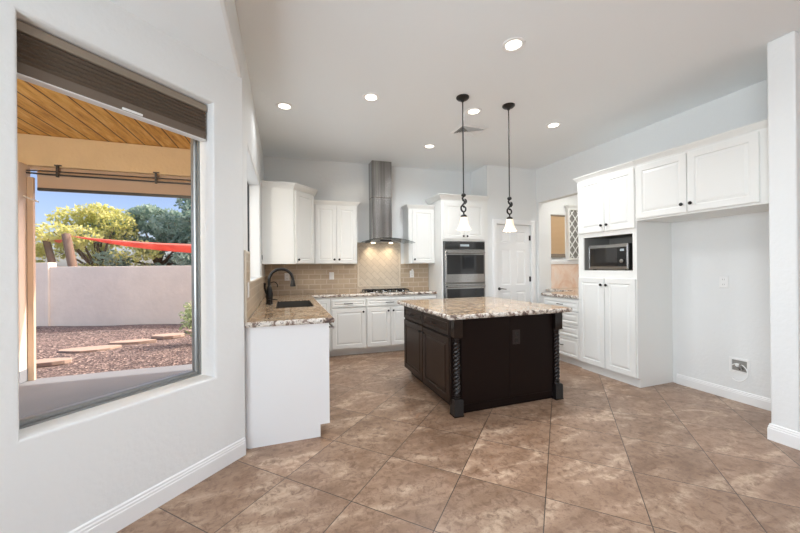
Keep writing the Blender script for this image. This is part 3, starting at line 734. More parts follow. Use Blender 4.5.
# ================================================================== RANGE HOOD
t = thing('range_hood', (1.54, 5.4, 1.75), 'stainless chimney range hood with curved glass canopy above the cooktop', 'range hood')
MB().box(1.355, 1.68, 5.275, YB-.002, 1.83, 2.52).build('chimney', M['brushed_highlights'], t, bevel=.004)
MB().box(1.352, 1.683, 5.272, YB-.002, 2.521, CEIL-.001).build('chimney_sleeve', M['brushed_highlights'], t, bevel=.004)
gm = MB(); n = 18; gx0, gx1, ga, gy0, gy1 = 1.135, 2.0, 1.772, 5.06, YB-.014
top = []
for th in (0, .008):
    for i in range(n+1):
        a = i/n; x = gx0+(gx1-gx0)*a; z = ga+.072*(1-(2*a-1)**2)+th; top.append((x, z))
for (s0, s1) in ((0, n+1),):
    for i in range(n):
        a, b_ = top[i], top[i+1]; c_, d_ = top[n+1+i], top[n+2+i]
        gm.quad((a[0], gy0, a[1]), (b_[0], gy0, b_[1]), (b_[0], gy1, b_[1]), (a[0], gy1, a[1])); gm.quad((c_[0], gy0, c_[1]), (c_[0], gy1, c_[1]), (d_[0], gy1, d_[1]), (d_[0], gy0, d_[1]))
        gm.quad((a[0], gy0, a[1]), (c_[0], gy0, c_[1]), (d_[0], gy0, d_[1]), (b_[0], gy0, b_[1])); gm.quad((a[0], gy1, a[1]), (b_[0], gy1, b_[1]), (d_[0], gy1, d_[1]), (c_[0], gy1, c_[1]))
for i in (0, n): a = top[i]; c_ = top[n+1+i]; gm.quad((a[0], gy0, a[1]), (a[0], gy1, a[1]), (c_[0], gy1, c_[1]), (c_[0], gy0, c_[1]))
gm.build('glass_canopy', M['hoodglass'], t, wn_fix=False)
hb = MB(); hx0, hx1 = 1.28, 1.80; pr = []
for i in range(n+1):
    a = i/n; x = hx0+(hx1-hx0)*a; aa = (x-gx0)/(gx1-gx0); pr.append((x, ga+.070*(1-(2*aa-1)**2)-.002))
for i in range(n):
    (xa, za), (xb, zb) = pr[i], pr[i+1]; y0, y1 = 5.17, YB-.016; z0 = 1.785
    hb.quad((xa, y0, z0), (xb, y0, z0), (xb, y0, zb), (xa, y0, za)); hb.quad((xa, y1, z0), (xa, y1, za), (xb, y1, zb), (xb, y1, z0))
    hb.quad((xa, y0, za), (xb, y0, zb), (xb, y1, zb), (xa, y1, za)); hb.quad((xa, y0, z0), (xa, y1, z0), (xb, y1, z0), (xb, y0, z0))
for (x, z) in (pr[0], pr[-1]): hb.quad((x, 5.17, 1.785), (x, YB-.016, 1.785), (x, YB-.016, z), (x, 5.17, z))
hb.build('hood_body', M['darksteel'], t, wn_fix=False)
MB().box(1.45, 1.64, 5.166, 5.1695, 1.80, 1.822).build('control_strip', M['black'], t)
for x in (1.38, 1.68):
    MB().lathe((x, 5.34, 1.7835), [(.03, 0), (.03, -.004), (.022, -.005)][::-1], 16).build('lamp', M['hoodlight'], t)
    l = lamp('hood_lamp_light', 'SPOT', (x, 5.34-.045*(x-.3), 1.765), 3.2, (1, .84, .62), (x, 5.50-.045*(x-.3), 1.35), spot_size=1.9, spot_blend=.7, shadow_soft_size=.03)

OBLIQUE = False
# ================================================================== RIGHT SIDE: TALL CABINET, FRIDGE CABINET
FX = 3.733; TY0, TY1 = 2.643, 3.425; fr_ = fXm(FX)
t = thing('tall_pantry_cabinet', (4.02, 3.05, 0), 'tall white cabinet with microwave niche between two pairs of doors', 'cabinet')
b = MB()
b.box(FX, XR-.002, TY0, TY1, .10, 1.26)                                   # lower block
b.box(FX, XR-.002, TY0, TY1, 1.775, 2.50)                                 # upper block
b.box(FX, XR-.002, TY0, 2.69, 1.26, 1.775); b.box(FX, XR-.002, 3.345, TY1, 1.26, 1.775)
b.box(FX, XR-.002, 2.69, 3.345, 1.26, 1.318); b.box(FX, XR-.002, 2.69, 3.345, 1.742, 1.775); b.box(4.2, XR-.002, 2.69, 3.345, 1.318, 1.742)
b.build('carcass', M['cabinet'], t)
mb = MB(); g_ = .001
mb.quad((FX+.02, 2.69+g_, 1.3185), (4.199, 2.69+g_, 1.3185), (4.199, 3.345-g_, 1.3185), (FX+.02, 3.345-g_, 1.3185))
mb.quad((4.199, 2.69+g_, 1.3185), (4.199, 3.345-g_, 1.3185), (4.199, 3.345-g_, 1.7415), (4.199, 2.69+g_, 1.7415))
mb.quad((FX+.02, 3.345-g_, 1.3185), (4.199, 3.345-g_, 1.3185), (4.199, 3.345-g_, 1.7415), (FX+.02, 3.345-g_, 1.7415))
mb.quad((FX+.02, 2.69+g_, 1.3185), (4.199, 2.69+g_, 1.3185), (4.199, 2.69+g_, 1.7415), (FX+.02, 2.69+g_, 1.7415))
mb.quad((FX+.02, 2.69+g_, 1.7415), (4.199, 2.69+g_, 1.7415), (4.199, 3.345-g_, 1.7415), (FX+.02, 3.345-g_, 1.7415))
tag(mb.build('niche_lining', M['cabinside'], t, wn_fix=False), 'grey-brown unpainted inside of the microwave niche')
MB().box(FX+.037, XR-.002, TY0+.001, TY1, 0, .099).build('plinth', M['cabinet'], t)
door('door', t, fr_, TY0+.012, 3.032, .112, 1.225, 'cabinet', .06, knob=(3.0, 1.14)); door('door', t, fr_, 3.04, TY1-.012, .112, 1.225, 'cabinet', .06, knob=(3.072, 1.14))
door('door', t, fr_, TY0+.012, 3.022, 1.80, 2.475, 'cabinet', .06, knob=(2.985, 1.875)); door('door', t, fr_, 3.03, TY1-.012, 1.80, 2.475, 'cabinet', .06, knob=(3.06, 1.875))
crown(t, [(FX, TY0+.002), (FX, TY1), (XR-.002, TY1)], 2.497, k=.72)
t2 = thing('refrigerator_wall_cabinet', (4.02, 2.08, 1.88), 'wide white two-door cabinet bridging the empty refrigerator alcove', 'cabinet')
MB().box(FX, XR-.002, 1.517, TY0-.002, 1.875, 2.50).build('carcass', M['cabinet'], t2)
door('door', t2, fr_, 2.142, TY0-.012, 1.895, 2.475, 'cabinet', .06, knob=(2.178, 1.975)); door('door', t2, fr_, 1.615, 2.135, 1.895, 2.475, 'cabinet', .06, knob=(2.10, 1.975))
crown(t2, [(FX, 1.517), (FX, TY0-.002)], 2.497, k=.72)
# microwave
t = thing('microwave', (3.95, 3.005, 1.3195), 'stainless countertop microwave with black window inside the tall cabinet niche', 'microwave')
mx = FX+.02; my0, my1, mz0, mz1 = 2.758, 3.285, 1.33, 1.635
MB().box(mx+.02, 4.15, my0, my1, mz0, mz1).build('case', M['darksteel'], t, bevel=.004)
fm = fXm(mx+.019)
MB().rings(fm, [(my0, my1, mz0, mz1, 0), (my0, my1, mz0, mz1, .018), (my0+.018, my1-.018, mz0+.034, mz1-.036, .02), (my0+.02, my1-.02, mz0+.036, mz1-.038, .010)], cap0=True).build('front_frame', M['steel'], t)
MB().obox(fm, my0+.135, my1-.021, mz0+.038, mz1-.04, .0105, .016).build('window', M['blackglass'], t)
cp = MB().obox(fm, my0+.021, my0+.132, mz0+.038, mz1-.04, .0105, .016).build('control_panel', M['black'], t)
MB().lathe(fm(my0+.075, mz0+.10, .0165), [(.026, 0), (.024, .014), (.006, .015)], 18, (-1, 0, 0)).build('dial', M['steel'], cp, smooth=40)
MB().obox(fm, my0+.05, my0+.10, mz1-.085, mz1-.06, .0165, .0172).build('display', M['display'], cp)
for y in (my0+.04, my1-.06):
    MB().box(mx+.04, mx+.07, y, y+.03, 1.3195, mz0).build('foot', M['black'], t)

# ================================================================== BUFFET IN THE RECESS
t = thing('drawer_cabinet', (4.02, 3.76, 0), 'white four-drawer buffet base cabinet just left of the tall microwave cabinet', 'cabinet')
MB().box(FX+.02, XR+.2, TY1+.003, 4.08, .10, Z0-.003).build('carcass', M['cabinet'], t); MB().box(FX+.07, XR+.2, TY1+.003, 4.08, 0, .099).build('toe_kick', M['cabinet'], t)
fbu = fXm(FX+.02)
for (z0, z1) in ((.752, .90), (.572, .742), (.398, .562), (.118, .388)):
    door('drawer', t, fbu, TY1+.012, 4.065, z0, z1, 'cabinet', .03, pull=(3.75, (z0+z1)/2+.01, .10))
ct = slab('granite_countertop', [(FX-.005, TY1+.012), (XR+.14, TY1+.012), (5.43, TY1+.012), (5.43, 4.785), (XR+.135, 4.785), (XR+.135, 4.11), (FX-.005, 4.11)], [], Z0, Z1, seed=8)
tag(ct, 'small speckled granite worktop on the drawer cabinet in the right wall recess', 'countertop')
o = MB().box(XR+.205, 5.43, TY1+.003, 4.78, 0, Z0-.003).build('base_cabinet', M['cabinet']); tag(o, 'plain white base cabinet deep inside the right wall recess under granite', 'cabinet')
# lattice wine rack
t = thing('wine_rack', (5.1, 4.71, 1.5), 'white diagonal lattice wine rack hanging beside the small recess window', 'wine rack')
rx0, rx1, rz0, rz1, ry = 4.935, 5.42, 1.49, 2.44, 4.76
b = MB(); b.box(rx0, rx0+.03, ry-.02, 4.798, rz0, rz1); b.box(rx1-.03, rx1, ry-.02, 4.798, rz0, rz1); b.box(rx0+.03, rx1-.03, ry-.02, 4.798, rz0, rz0+.03); b.box(rx0+.03, rx1-.03, ry-.02, 4.798, rz1-.03, rz1)
b.build('frame', M['cabinet'], t)
MB().box(rx0+.03, rx1-.03, 4.788, 4.798, rz0+.03, rz1-.03).build('back_panel', M['cabinside'], t)
b = MB(); f = fY(ry); xa, xb, za, zb = rx0+.03, rx1-.03, rz0+.03, rz1-.03; sp = .155; sl = 1.25
def clipseg(c, s):
    # line z = c + s*(x-xa) clipped to the frame
    pts = []
    for x in (xa, xb):
        z = c+s*(x-xa)
        if za <= z <= zb: pts.append((x, z))
    for z in (za, zb):
        x = xa+(z-c)/s
        if xa < x < xb: pts.append((x, z))
    return sorted(pts)[:2] if len(pts) >= 2 else None
for s in (sl, -sl):
    c0 = za-1.2
    while c0 < zb+1.2:
        q = clipseg(c0, s)
        if q and abs(q[0][0]-q[1][0]) > .01:
            (x1, z1_), (x2, z2_) = q; d = Vector((x2-x1, z2_-z1_)).normalized()*.009; y_ = ry-.004 if s > 0 else ry+.006
            b.prism([(0, 0), (0, 0), (0, 0)], 0, 0) if False else None
            P4 = [(x1-d.y, z1_+d.x), (x2-d.y, z2_+d.x), (x2+d.y, z2_-d.x), (x1+d.y, z1_-d.x)]
            k0 = len(b.v); b.v += [(x, y_, z) for x, z in P4]+[(x, y_+.008, z) for x, z in P4]
            for ff in ((0, 1, 2, 3), (7, 6, 5, 4), (0, 4, 5, 1), (1, 5, 6, 2), (2, 6, 7, 3), (3, 7, 4, 0)): b.face([k0+i for i in ff])
        c0 += sp*sl
b.build('lattice', M['cabinet'], t)
crown(t, [(rx1, ry-.02), (rx0, ry-.02), (rx0, 4.798)], rz1, k=.7)
# honey shade of the recess window
t = thing('woven_shade', (4.69, 4.775, 1.54), 'honey coloured woven shade glowing over the small recess window', 'window shade')
MB().box(4.60, 4.92, 4.812, 4.817, 1.60, 2.29).build('fabric', M['honey'], t); MB().box(4.60, 4.92, 4.803, 4.825, 2.291, 2.313).build('headrail', M['rail'], t)
sb = MB()
for k in range(3): sb.box(4.60, 4.92, 4.803+k*.004, 4.822, 1.535+k*.022, 1.555+k*.022)
sb.build('stacked_folds', M['rail'], t)

# ================================================================== ISLAND
IX0, IX1, IY0, IY1 = 1.472, 2.70, 2.757, 4.05; IZ0, IZ1 = .903, .945
t = thing('kitchen_island', (2.08, 3.4, 0), 'dark espresso kitchen island with rope-twist corner posts and drawers on the left', 'kitchen island')
b = MB(); b.box(IX0, IX1, IY0, IY1, .085, IZ0-.002); b.box(IX0+.075, IX1-.02, IY0+.01, IY1-.02, 0, .085)
b.build('body', M['espresso'], t)
MB().box(1.55, 2.625, IY0-.010, IY0-.001, .03, .085).build('base_moulding', M['espresso'], t, bevel=.003)
for (a, c_) in ((1.552, 2.088), (2.092, 2.62)):
    MB().box(a, c_, IY0-.014, IY0-.001, .088, IZ0-.004).build('front_panel', M['espresso'], t, bevel=.002)
fi = fXm(IX0)
for (a, c_, kn) in ((2.80, 3.425, 3.385), (3.437, 4.03, 3.475)):
    door('drawer', t, fi, a, c_, .735, .882, 'espresso_front', .03, pull=((a+c_)/2, .808, .10))
    door('door', t, fi, a, c_, .10, .715, 'espresso_front', .06, knob=(kn, .655))
MB().box(IX0-.016, IX0-.001, 2.765, 2.793, .10, IZ0-.004).build('stile', M['espresso'], t)
def post(x, y):
    b = MB(); w = .046
    f = lambda u, v, n: (x+u, y+v, n)
    def sq(hw, z): return (-hw, hw, -hw, hw, z)
    b.rings(f, [sq(w+.003, 0), sq(w+.003, .012), sq(w, .016), sq(w, .15), sq(w-.008, .16)], cap0=True)
    b.rings(f, [sq(w-.008, .722), sq(w, .735), sq(w, IZ0-.002)], cap0=True)
    def bead(z0, z1, r0, r1): return [(r0, z0), (r1, z0+.006), (r1, z1-.006), (r0, z1)]
    pf = [(.03, .155)]
    for z in (.165, .185): pf += bead(z, z+.018, .028, .037)
    pf += [(.028, .212)]
    b.lathe((x, y, 0), pf, 22, cap=False)
    pf = [(.028, .675)]
    for z in (.682, .704): pf += bead(z, z+.018, .028, .037)
    b.lathe((x, y, 0), pf, 22, cap=False)
    # rope twist
    seg, lv = 30, 96; base = len(b.v); z0, z1 = .21, .678; lobes = 3
    for k in range(lv+1):
        z = z0+(z1-z0)*k/lv; tw = (z-z0)*2*PI/.115
        for i in range(seg):
            th = 2*PI*i/seg; r = .023+.013*abs(math.cos((th-tw)*lobes/2))**.8
            b.v.append((x+r*math.cos(th), y+r*math.sin(th), z))
    for k in range(lv):
        for i in range(seg): j = (i+1) % seg; b.face((base+k*seg+i, base+k*seg+j, base+(k+1)*seg+j, base+(k+1)*seg+i))
    return b.build('corner_post', M['espresso_gloss'], t, smooth=45)
post(1.503, 2.748); post(2.672, 2.748)
ol = MB().box(2.128, 2.214, IY0-.019, IY0-.0145, .607, .748).build('outlet_plate', M['outletbrown'], t, bevel=.002)
for z in (.645, .71): MB().box(2.15, 2.192, IY0-.0205, IY0-.0192, z-.018, z+.018).build('socket', M['black'], ol)
ct = slab('granite_countertop', [(1.395, 2.66), (2.80, 2.66), (2.80, 4.12), (1.395, 4.12)], [], IZ0, IZ1, seed=12)
tag(ct, 'large rectangular granite slab on top of the dark island', 'countertop')

# ================================================================== PENDANTS
def pendant(x, y, label):
    t = thing('pendant_lamp', (x, y, CEIL), label, 'pendant lamp', 'pendant lamps over the island')
    MB().lathe((x, y, CEIL), [(.012, -.05), (.02, -.035), (.055, -.022), (.066, -.010), (.066, 0)], 26).build('ceiling_canopy', M['bronze'], t, smooth=40)
    MB().lathe((x, y, 2.12), [(.0065, 0), (.0065, CEIL-.045-2.12)], 10).build('rod', M['bronze'], t, smooth=60)
    sc = MB(); sc.lathe((x, y, 2.093), [(.006, 0), (.021, .008), (.025, .020), (.020, .032), (.006, .042)], 14)
    pts = [(x+.004, y, 2.10), (x-.012, y+.004, 2.085), (x-.004, y+.006, 2.066), (x+.010, y, 2.05), (x+.002, y-.006, 2.028), (x-.018, y-.004, 2.008)]; rr = [.008, .010, .011, .011, .010, .0095]
    cx, cz = x+.002, 1.975
    for k in range(20):
        th = PI*.86+k/19*PI*1.62; ra = .033-.015*k/19; pts.append((cx+ra*math.cos(th), y, cz+ra*1.15*math.sin(th))); rr.append(.0095-.002*k/19)
    sc.tube(pts, rr, 8)
    sc.lathe(pts[-1], [(.004, -.011), (.012, -.006), (.013, .003), (.004, .011)], 10)
    sc.tube([(x+.006, y-.01, 2.075), (x+.022, y-.010, 2.062), (x+.026, y-.008, 2.042), (x+.012, y-.008, 2.025), (x-.004, y-.008, 2.03)], [.005, .009, .010, .009, .005], 8)
    sc.tube([(x, y, 1.95), (x, y, 1.91)], .008, 8)
    sc.build('scroll', M['bronze'], t, smooth=60)
    MB().lathe((x, y, 1.886), [(.033, 0), (.033, .008), (.029, .012), (.031, .02), (.020, .026), (.008, .034)], 24).build('shade_holder', M['bronze'], t, smooth=40)
    pr = [(.029, 1.892), (.035, 1.882), (.038, 1.862), (.042, 1.84), (.048, 1.812), (.057, 1.786), (.069, 1.768), (.073, 1.762)]
    ins = [(r_-.004, z) for r_, z in pr[::-1]]
    MB().lathe((x, y, 0), pr+[(.071, 1.760)]+ins, 32, cap=False).build('glass_shade', M['shadeglass'], t, smooth=60)
    MB().lathe((x, y, 1.80), [(.004, -.045), (.020, -.03), (.024, -.005), (.018, .02), (.012, .05), (.012, .082)], 16).build('bulb', M['bulb'], t, smooth=60)
    l = lamp('pendant_light', 'POINT', (x, y, 1.70), 1.5, (1, .86, .68), shadow_soft_size=.04)
pendant(1.742, 3.0, 'black scroll pendant with bell glass shade, left one of the island pair')
pendant(2.305, 3.0, 'black scroll pendant with bell glass shade, right one of the island pair')

# ================================================================== CEILING FITTINGS
LBL = {0: 'recessed ceiling downlight nearest the left wall above the sink run',
       1: 'recessed ceiling downlight second from the left wall, in front of the range hood',
       2: 'recessed ceiling downlight nearest the camera, alone in the middle foreground of the ceiling',
       3: 'recessed ceiling downlight tucked beside the left pendant canopy and the air vent',
       4: 'recessed ceiling downlight to the right of both pendants, nearest the pantry',
       5: 'small distant recessed downlight between range hood and air vent'}
LP = [(.016, 3.762), (.849, 3.29), (1.712, 2.16), (2.015, 3.233), (3.153, 3.243), (1.985, 4.364)]
def downlight(i, x, y):
    t = thing('recessed_downlight', (x, y, CEIL), LBL[i], 'ceiling light', 'recessed ceiling downlights')
    MB().lathe((x, y, CEIL-.001), [(.060, .0), (.060, -.004), (.070, -.010), (.088, -.006), (.090, 0)], 32, cap=False).build('trim_ring', M['white_plastic'], t, smooth=50)
    MB().lathe((x, y, CEIL-.001), [(.0595, -.001), (.0595, -.003), (.03, -.006), (.003, -.007)], 28).build('lens', M['downlight'], t, smooth=50)
for i, (x, y) in enumerate(LP):
    downlight(i, x, y)
    lamp('ceiling_spot', 'SPOT', (x, y, CEIL-.02), 12 if i == 0 else 56, (.94, .975, 1), (x, y, 0), spot_size=2.75, spot_blend=.9, shadow_soft_size=.07)
for (x, y) in ((.6, .9), (3.0, 1.2), (1.7, -.6), (.2, -1.6), (3.4, -1.4)):
    lamp('ceiling_spot', 'SPOT', (x, y, CEIL-.02), 6, (1, 1, 1), (x, y, 0), spot_size=2.3, spot_blend=.9, shadow_soft_size=.07)
lamp('ceiling_spot', 'SPOT', (4.85, 4.1, 3.1), 40, (1, .96, .9), (4.85, 4.1, 0), spot_size=2.6, spot_blend=.9, shadow_soft_size=.07)  # added unseen spot that brightens the recess, no fitting there
# air vent
t = thing('ceiling_vent', (2.24, 3.71, CEIL), 'square white four-way air register in ceiling behind the left pendant', 'air vent')
vx0, vx1, vy0, vy1 = 2.05, 2.43, 3.56, 3.86; f = lambda u, v, n: (u, v, CEIL-.001-n)
MB().rings(f, [(vx0, vx1, vy0, vy1, 0), (vx0, vx1, vy0, vy1, .004), (vx0+.03, vx1-.03, vy0+.03, vy1-.03, .012), (vx0+.034, vx1-.034, vy0+.034, vy1-.034, .002)], cap1=False).build('frame', M['white_plastic'], t)
MB().box(vx0+.034, vx1-.034, vy0+.034, vy1-.034, CEIL-.003, CEIL-.0015).build('duct_opening', M['cabinside'], t)
NV = 6; hw_, hh_ = (vx1-vx0)/2-.036, (vy1-vy0)/2-.036; xm, ym = (vx0+vx1)/2, (vy0+vy1)/2
for k in range(NV):
    a0 = 1-k/NV; a1 = a0-.75/NV
    MB().rings(f, [(xm-hw_*a1, xm+hw_*a1, ym-hh_*a1, ym+hh_*a1, .003), (xm-hw_*a0, xm+hw_*a0, ym-hh_*a0, ym+hh_*a0, .022), (xm-hw_*a0, xm+hw_*a0, ym-hh_*a0, ym+hh_*a0, .0235), (xm-hw_*a1, xm+hw_*a1, ym-hh_*a1, ym+hh_*a1, .0045)], cap1=False).build('louvre_ring', M['white_plastic'], t)

# ================================================================== OUTLETS AND VALVE BOX
def outlet(name, fr, u, v, label, w=.075, h=.12, kind='outlet'):
    c0 = fr(u, v, 0); t = thing(name, c0, label, kind, None)
    MB().rings(fr, [(u-w/2, u+w/2, v-h/2, v+h/2, .0005), (u-w/2, u+w/2, v-h/2, v+h/2, .004), (u-w/2+.004, u+w/2-.004, v-h/2+.004, v+h/2-.004, .007)], cap0=True).build('cover_plate', M['white_plastic'], t)
    for dz in ((-.026, .026) if kind == 'outlet' else (0,)):
        hh = .016 if kind == 'outlet' else .032
        s = MB().obox(fr, u-.017, u+.017, v+dz-hh, v+dz+hh, .0071, .009).build('socket' if kind == 'outlet' else 'rocker', M['white_plastic'], t, bevel=.001)
        if kind == 'outlet':
            g2 = MB(); g2.obox(fr, u-.009, u-.006, v+dz-.006, v+dz+.008, .0091, .0095); g2.obox(fr, u+.006, u+.009, v+dz-.006, v+dz+.008, .0091, .0095); g2.build('slots', M['cabinside'], s)
OBLIQUE = True
fw_ = fY(YB-.0125)
outlet('wall_outlet', fw_, .04, 1.245, 'white outlet on the tile behind the black faucet')
outlet('light_switch', fw_, .725, 1.25, 'white rocker switch plate on the tile left of the diamond tile panel', kind='switch')
outlet('wall_outlet', fw_, 2.10, 1.26, 'white outlet on the tile right of the diamond tile panel')
OBLIQUE = False
outlet('wall_outlet', fXm(XR-.0005), 2.153, 1.197, 'white outlet high on the empty refrigerator alcove wall')
outlet('light_switch', fXp(XL+.0135), 2.90, 1.21, 'cream switch plate on the tiled left wall by the peninsula end', kind='switch')
# plug-in night light on right outlet
t = thing('night_light', (2.10, YB-.03, 1.285), 'small white plug-in light in the outlet right of the cooktop', 'night light')
OBLIQUE = True
MB().box(2.08, 2.12, YB-.052, YB-.0225, 1.262, 1.30).build('plug', M['white_plastic'], t, bevel=.004)
MB().lathe((2.10, YB-.037, 1.30), [(.014, 0), (.018, .012), (.017, .035), (.006, .048)], 16).build('lens', M['white_plastic'], t, smooth=50)
OBLIQUE = False
# refrigerator water valve box
fv_ = fXm(XR-.0005)
t = thing('water_valve_box', (XR-.001, 2.035, .36), 'recessed white refrigerator water valve box with coiled supply line low on alcove wall', 'valve box')
u0, u1, v0, v1 = 1.955, 2.115, .285, .435
MB().rings(fv_, [(u0, u1, v0, v1, 0), (u0, u1, v0, v1, .006), (u0+.02, u1-.02, v0+.02, v1-.02, .008), (u0+.022, u1-.022, v0+.022, v1-.022, .001)], cap1=False).build('flange', M['white_plastic'], t)
tag(MB().obox(fv_, u0+.022, u1-.022, v0+.022, v1-.022, .0005, .0012).build('box_back', M['cabinside'], t), 'dark grey recess')
vb = MB(); vb.lathe(fv_(2.015, .335, .001), [(.012, 0), (.012, .035), (.008, .04)], 12, (-1, 0, 0)); vb.tube([fv_(2.015, .335, .03), fv_(2.015, .385, .03)], .009, 8); vb.build('valve', M['steel'], t, smooth=50)
MB().lathe(fv_(2.045, .365, .002), [(.016, 0), (.016, .02), (.012, .025)], 14, (-1, 0, 0)).build('valve_handle', M['white_plastic'], t, smooth=50)
pts = []
for k in range(30):
    a = -PI*.3-k/29*PI*1.45; pts.append(fv_(2.055+.075*math.cos(a)-.02, .325+.085*math.sin(a)-.03, .028+.012*math.sin(k*.2)))
MB().tube(pts, .0045, 8).build('supply_line', M['white_plastic'], t, smooth=60)

# ================================================================== BAY WINDOW BLIND
t = thing('window_blind', fD((BS0+BS1)/2, 2.30, -.07), 'brown cellular blind raised to the top of the bay window', 'blind')
a, b_ = BS0+.008, BS1-.008
MB().obox(fD, a, b_, 2.462, 2.510, -0.1250, -0.0550).build('headrail', M['rail'], t, bevel=.006)
cells = MB(); ncell = 6
zz = [2.461-(2.461-2.325)*k/ncell for k in range(ncell+1)]
prof = []
for k in range(ncell): prof += [(zz[k], -.070), ((zz[k]+zz[k+1])/2, -.058)]
prof.append((zz[-1], -.070)); back = [(z_, -.14-n_+.048+.0) for z_, n_ in prof]
for (p0, p1) in zip(prof[:-1], prof[1:]): cells.quad(fD(a+.006, p0[0], p0[1]), fD(b_-.006, p0[0], p0[1]), fD(b_-.006, p1[0], p1[1]), fD(a+.006, p1[0], p1[1]))
for (p0, p1) in zip(prof[:-1], prof[1:]): cells.quad(fD(a+.006, p0[0], -.115), fD(b_-.006, p0[0], -.115), fD(b_-.006, p1[0], -.115), fD(a+.006, p1[0], -.115))
for s in (a+.006, b_-.006):
    for (p0, p1) in zip(prof[:-1], prof[1:]): cells.quad(fD(s, p0[0], p0[1]), fD(s, p1[0], p1[1]), fD(s, p1[0], -.115), fD(s, p0[0], -.115))
cells.build('cells', M['blind'], t, smooth=20, wn_fix=False)
tag(MB().obox(fD, a+.004, b_-.004, 2.2720, 2.3245, -0.1170, -0.0630).build('lower_fabric', M['blindlow'], t, bevel=.004), 'lighter brown lower band')
rl = MB().obox(fD, a, b_, 2.266, 2.2715, -0.1190, -0.0610).build('bottom_rail', M['white_plastic'], t, bevel=.002)
MB().obox(fD, .64, .74, 2.272, 2.285, -0.0605, -0.0530).build('pull_tab', M['white_plastic'], t, bevel=.002)

# ================================================================== OUTSIDE
G = -.12
rnd = random.Random(7)
# ground, patio
o = MB().box(-60, 60, 6.9, 90, G-.3, G-.05).box(-60, -1.2, -20, 6.9, G-.3, G-.10).build('ground', M['gravel']); struct(o)
edge = [(-14, 5.2), (-8, 5.7), (-5, 5.92), (-3.2, 6.02), (-2.2, 6.06), (-1.3, 6.05), (.5, 5.95), (3, 5.85), (3, 5.72), (-.5, 5.72), (-.5, 2.9), (-2.08, 1.3), (-2.08, -12), (-14, -12)]
o = MB().prism(edge, G-.1, G).build('patio_slab', M['concrete']); struct(o)
gv = MB(); nx, ny = 60, 40
x0, x1, y0, y1 = -14, 6, 5.0, 12.4
def edge_y(x):
    for (a, b_) in zip(edge[:7], edge[1:8]):
        if a[0] <= x <= b_[0]: return a[1]+(b_[1]-a[1])*(x-a[0])/(b_[0]-a[0])
    return 5.85
for j in range(ny+1):
    for i in range(nx+1):
        x = x0+(x1-x0)*i/nx; ye = edge_y(min(2.9, x)); y = ye+(11.577-.2818*(x+6.228)-.06-ye)*j/ny
        z = G-.015+(0 if j == 0 else .02+.035*math.sin(x*1.3+y*.9)*math.sin(y*1.7)+rnd.uniform(-.008, .008))
        gv.v.append((x, y, z))
for j in range(ny):
    for i in range(nx): a = j*(nx+1)+i; gv.face((a, a+1, a+nx+2, a+nx+1))
o = gv.build('gravel', M['gravel'], smooth=80); tag(o, 'purple-brown crushed gravel bed between patio slab and garden wall', 'gravel', kind='stuff')
# stepping stones
for (x, y, rx, ry, lab) in ((-3.64, 6.95, .45, .17, 'flat tan stepping stone nearest the patio post in the gravel'),
                            (-3.42, 7.75, .55, .22, 'broad flat tan stepping stone second from the patio post'),
                            (-2.92, 8.22, .48, .15, 'long flat tan stepping stone, third from the patio post'),
                            (-2.45, 8.72, .36, .20, 'flat tan stepping stone, fourth from the patio post'),
                            (-1.95, 9.15, .36, .18, 'flat tan stepping stone farthest from patio, beside the shrub')):
    b = MB(); poly = []
    for k in range(11): a = 2*PI*k/11; q = rnd.uniform(.82, 1.1); poly.append((x+rx*.85*q*math.cos(a), y+ry*q*math.sin(a)))
    b.prism(poly, G-.02, G+.048); o = b.build('stepping_stone', M['stone'], bevel=.01); tag(o, lab, 'stepping stone', 'stepping stones across the gravel')
# garden wall
fa = Vector((-6.228, 11.577)); fd_ = Vector((.9625, -.2712))
def fence_pt(s, d, z): n = Vector((.2712, .9625)); p = fa+fd_*s+n*d; return (p.x, p.y, z)
b = MB(); ffn = lambda u, v, n: fence_pt(u, -n, v)
b.obox(ffn, .24, 9, G-.2, 1.478, -.2, 0); b.obox(ffn, -9, .24, G-.2, 1.59, -.2, .015); b.obox(ffn, .20, .30, G-.2, 1.59, -.2, .04)
o = b.build('garden_wall', M['fence'], bevel=.01); struct(o, 'pale stucco garden wall')
# patio roof: plank soffit, beam
o = MB().box(-8, 3.2, 5.5, 6.4, 3.26, 3.40).box(-8, XL-.21, -6, 5.5, 3.26, 3.40).build('ceiling_patio', M['planks']); struct(o)
o = MB().box(-8, 3.2, 5.967, 6.25, 2.83, 3.255).build('patio_beam', M['stucco'], bevel=.01); struct(o)
o = MB().box(-3.78, -3.31, 5.80, 6.03, G+.001, 2.83).build('patio_column', M['fence'], bevel=.01); struct(o, 'tan stucco column of the patio roof')
o = MB().box(-3.80, -3.306, 5.79, 6.035, G+.001, G+.17).build('trim_9', M['concrete'], bevel=.01); struct(o)
o = MB().box(-3.305, -3.24, 5.94, 5.985, G, 2.66).build('patio_post', M['tanpaint'], bevel=.004); tag(o, 'narrow tan painted post standing beside the stucco patio column', 'post')
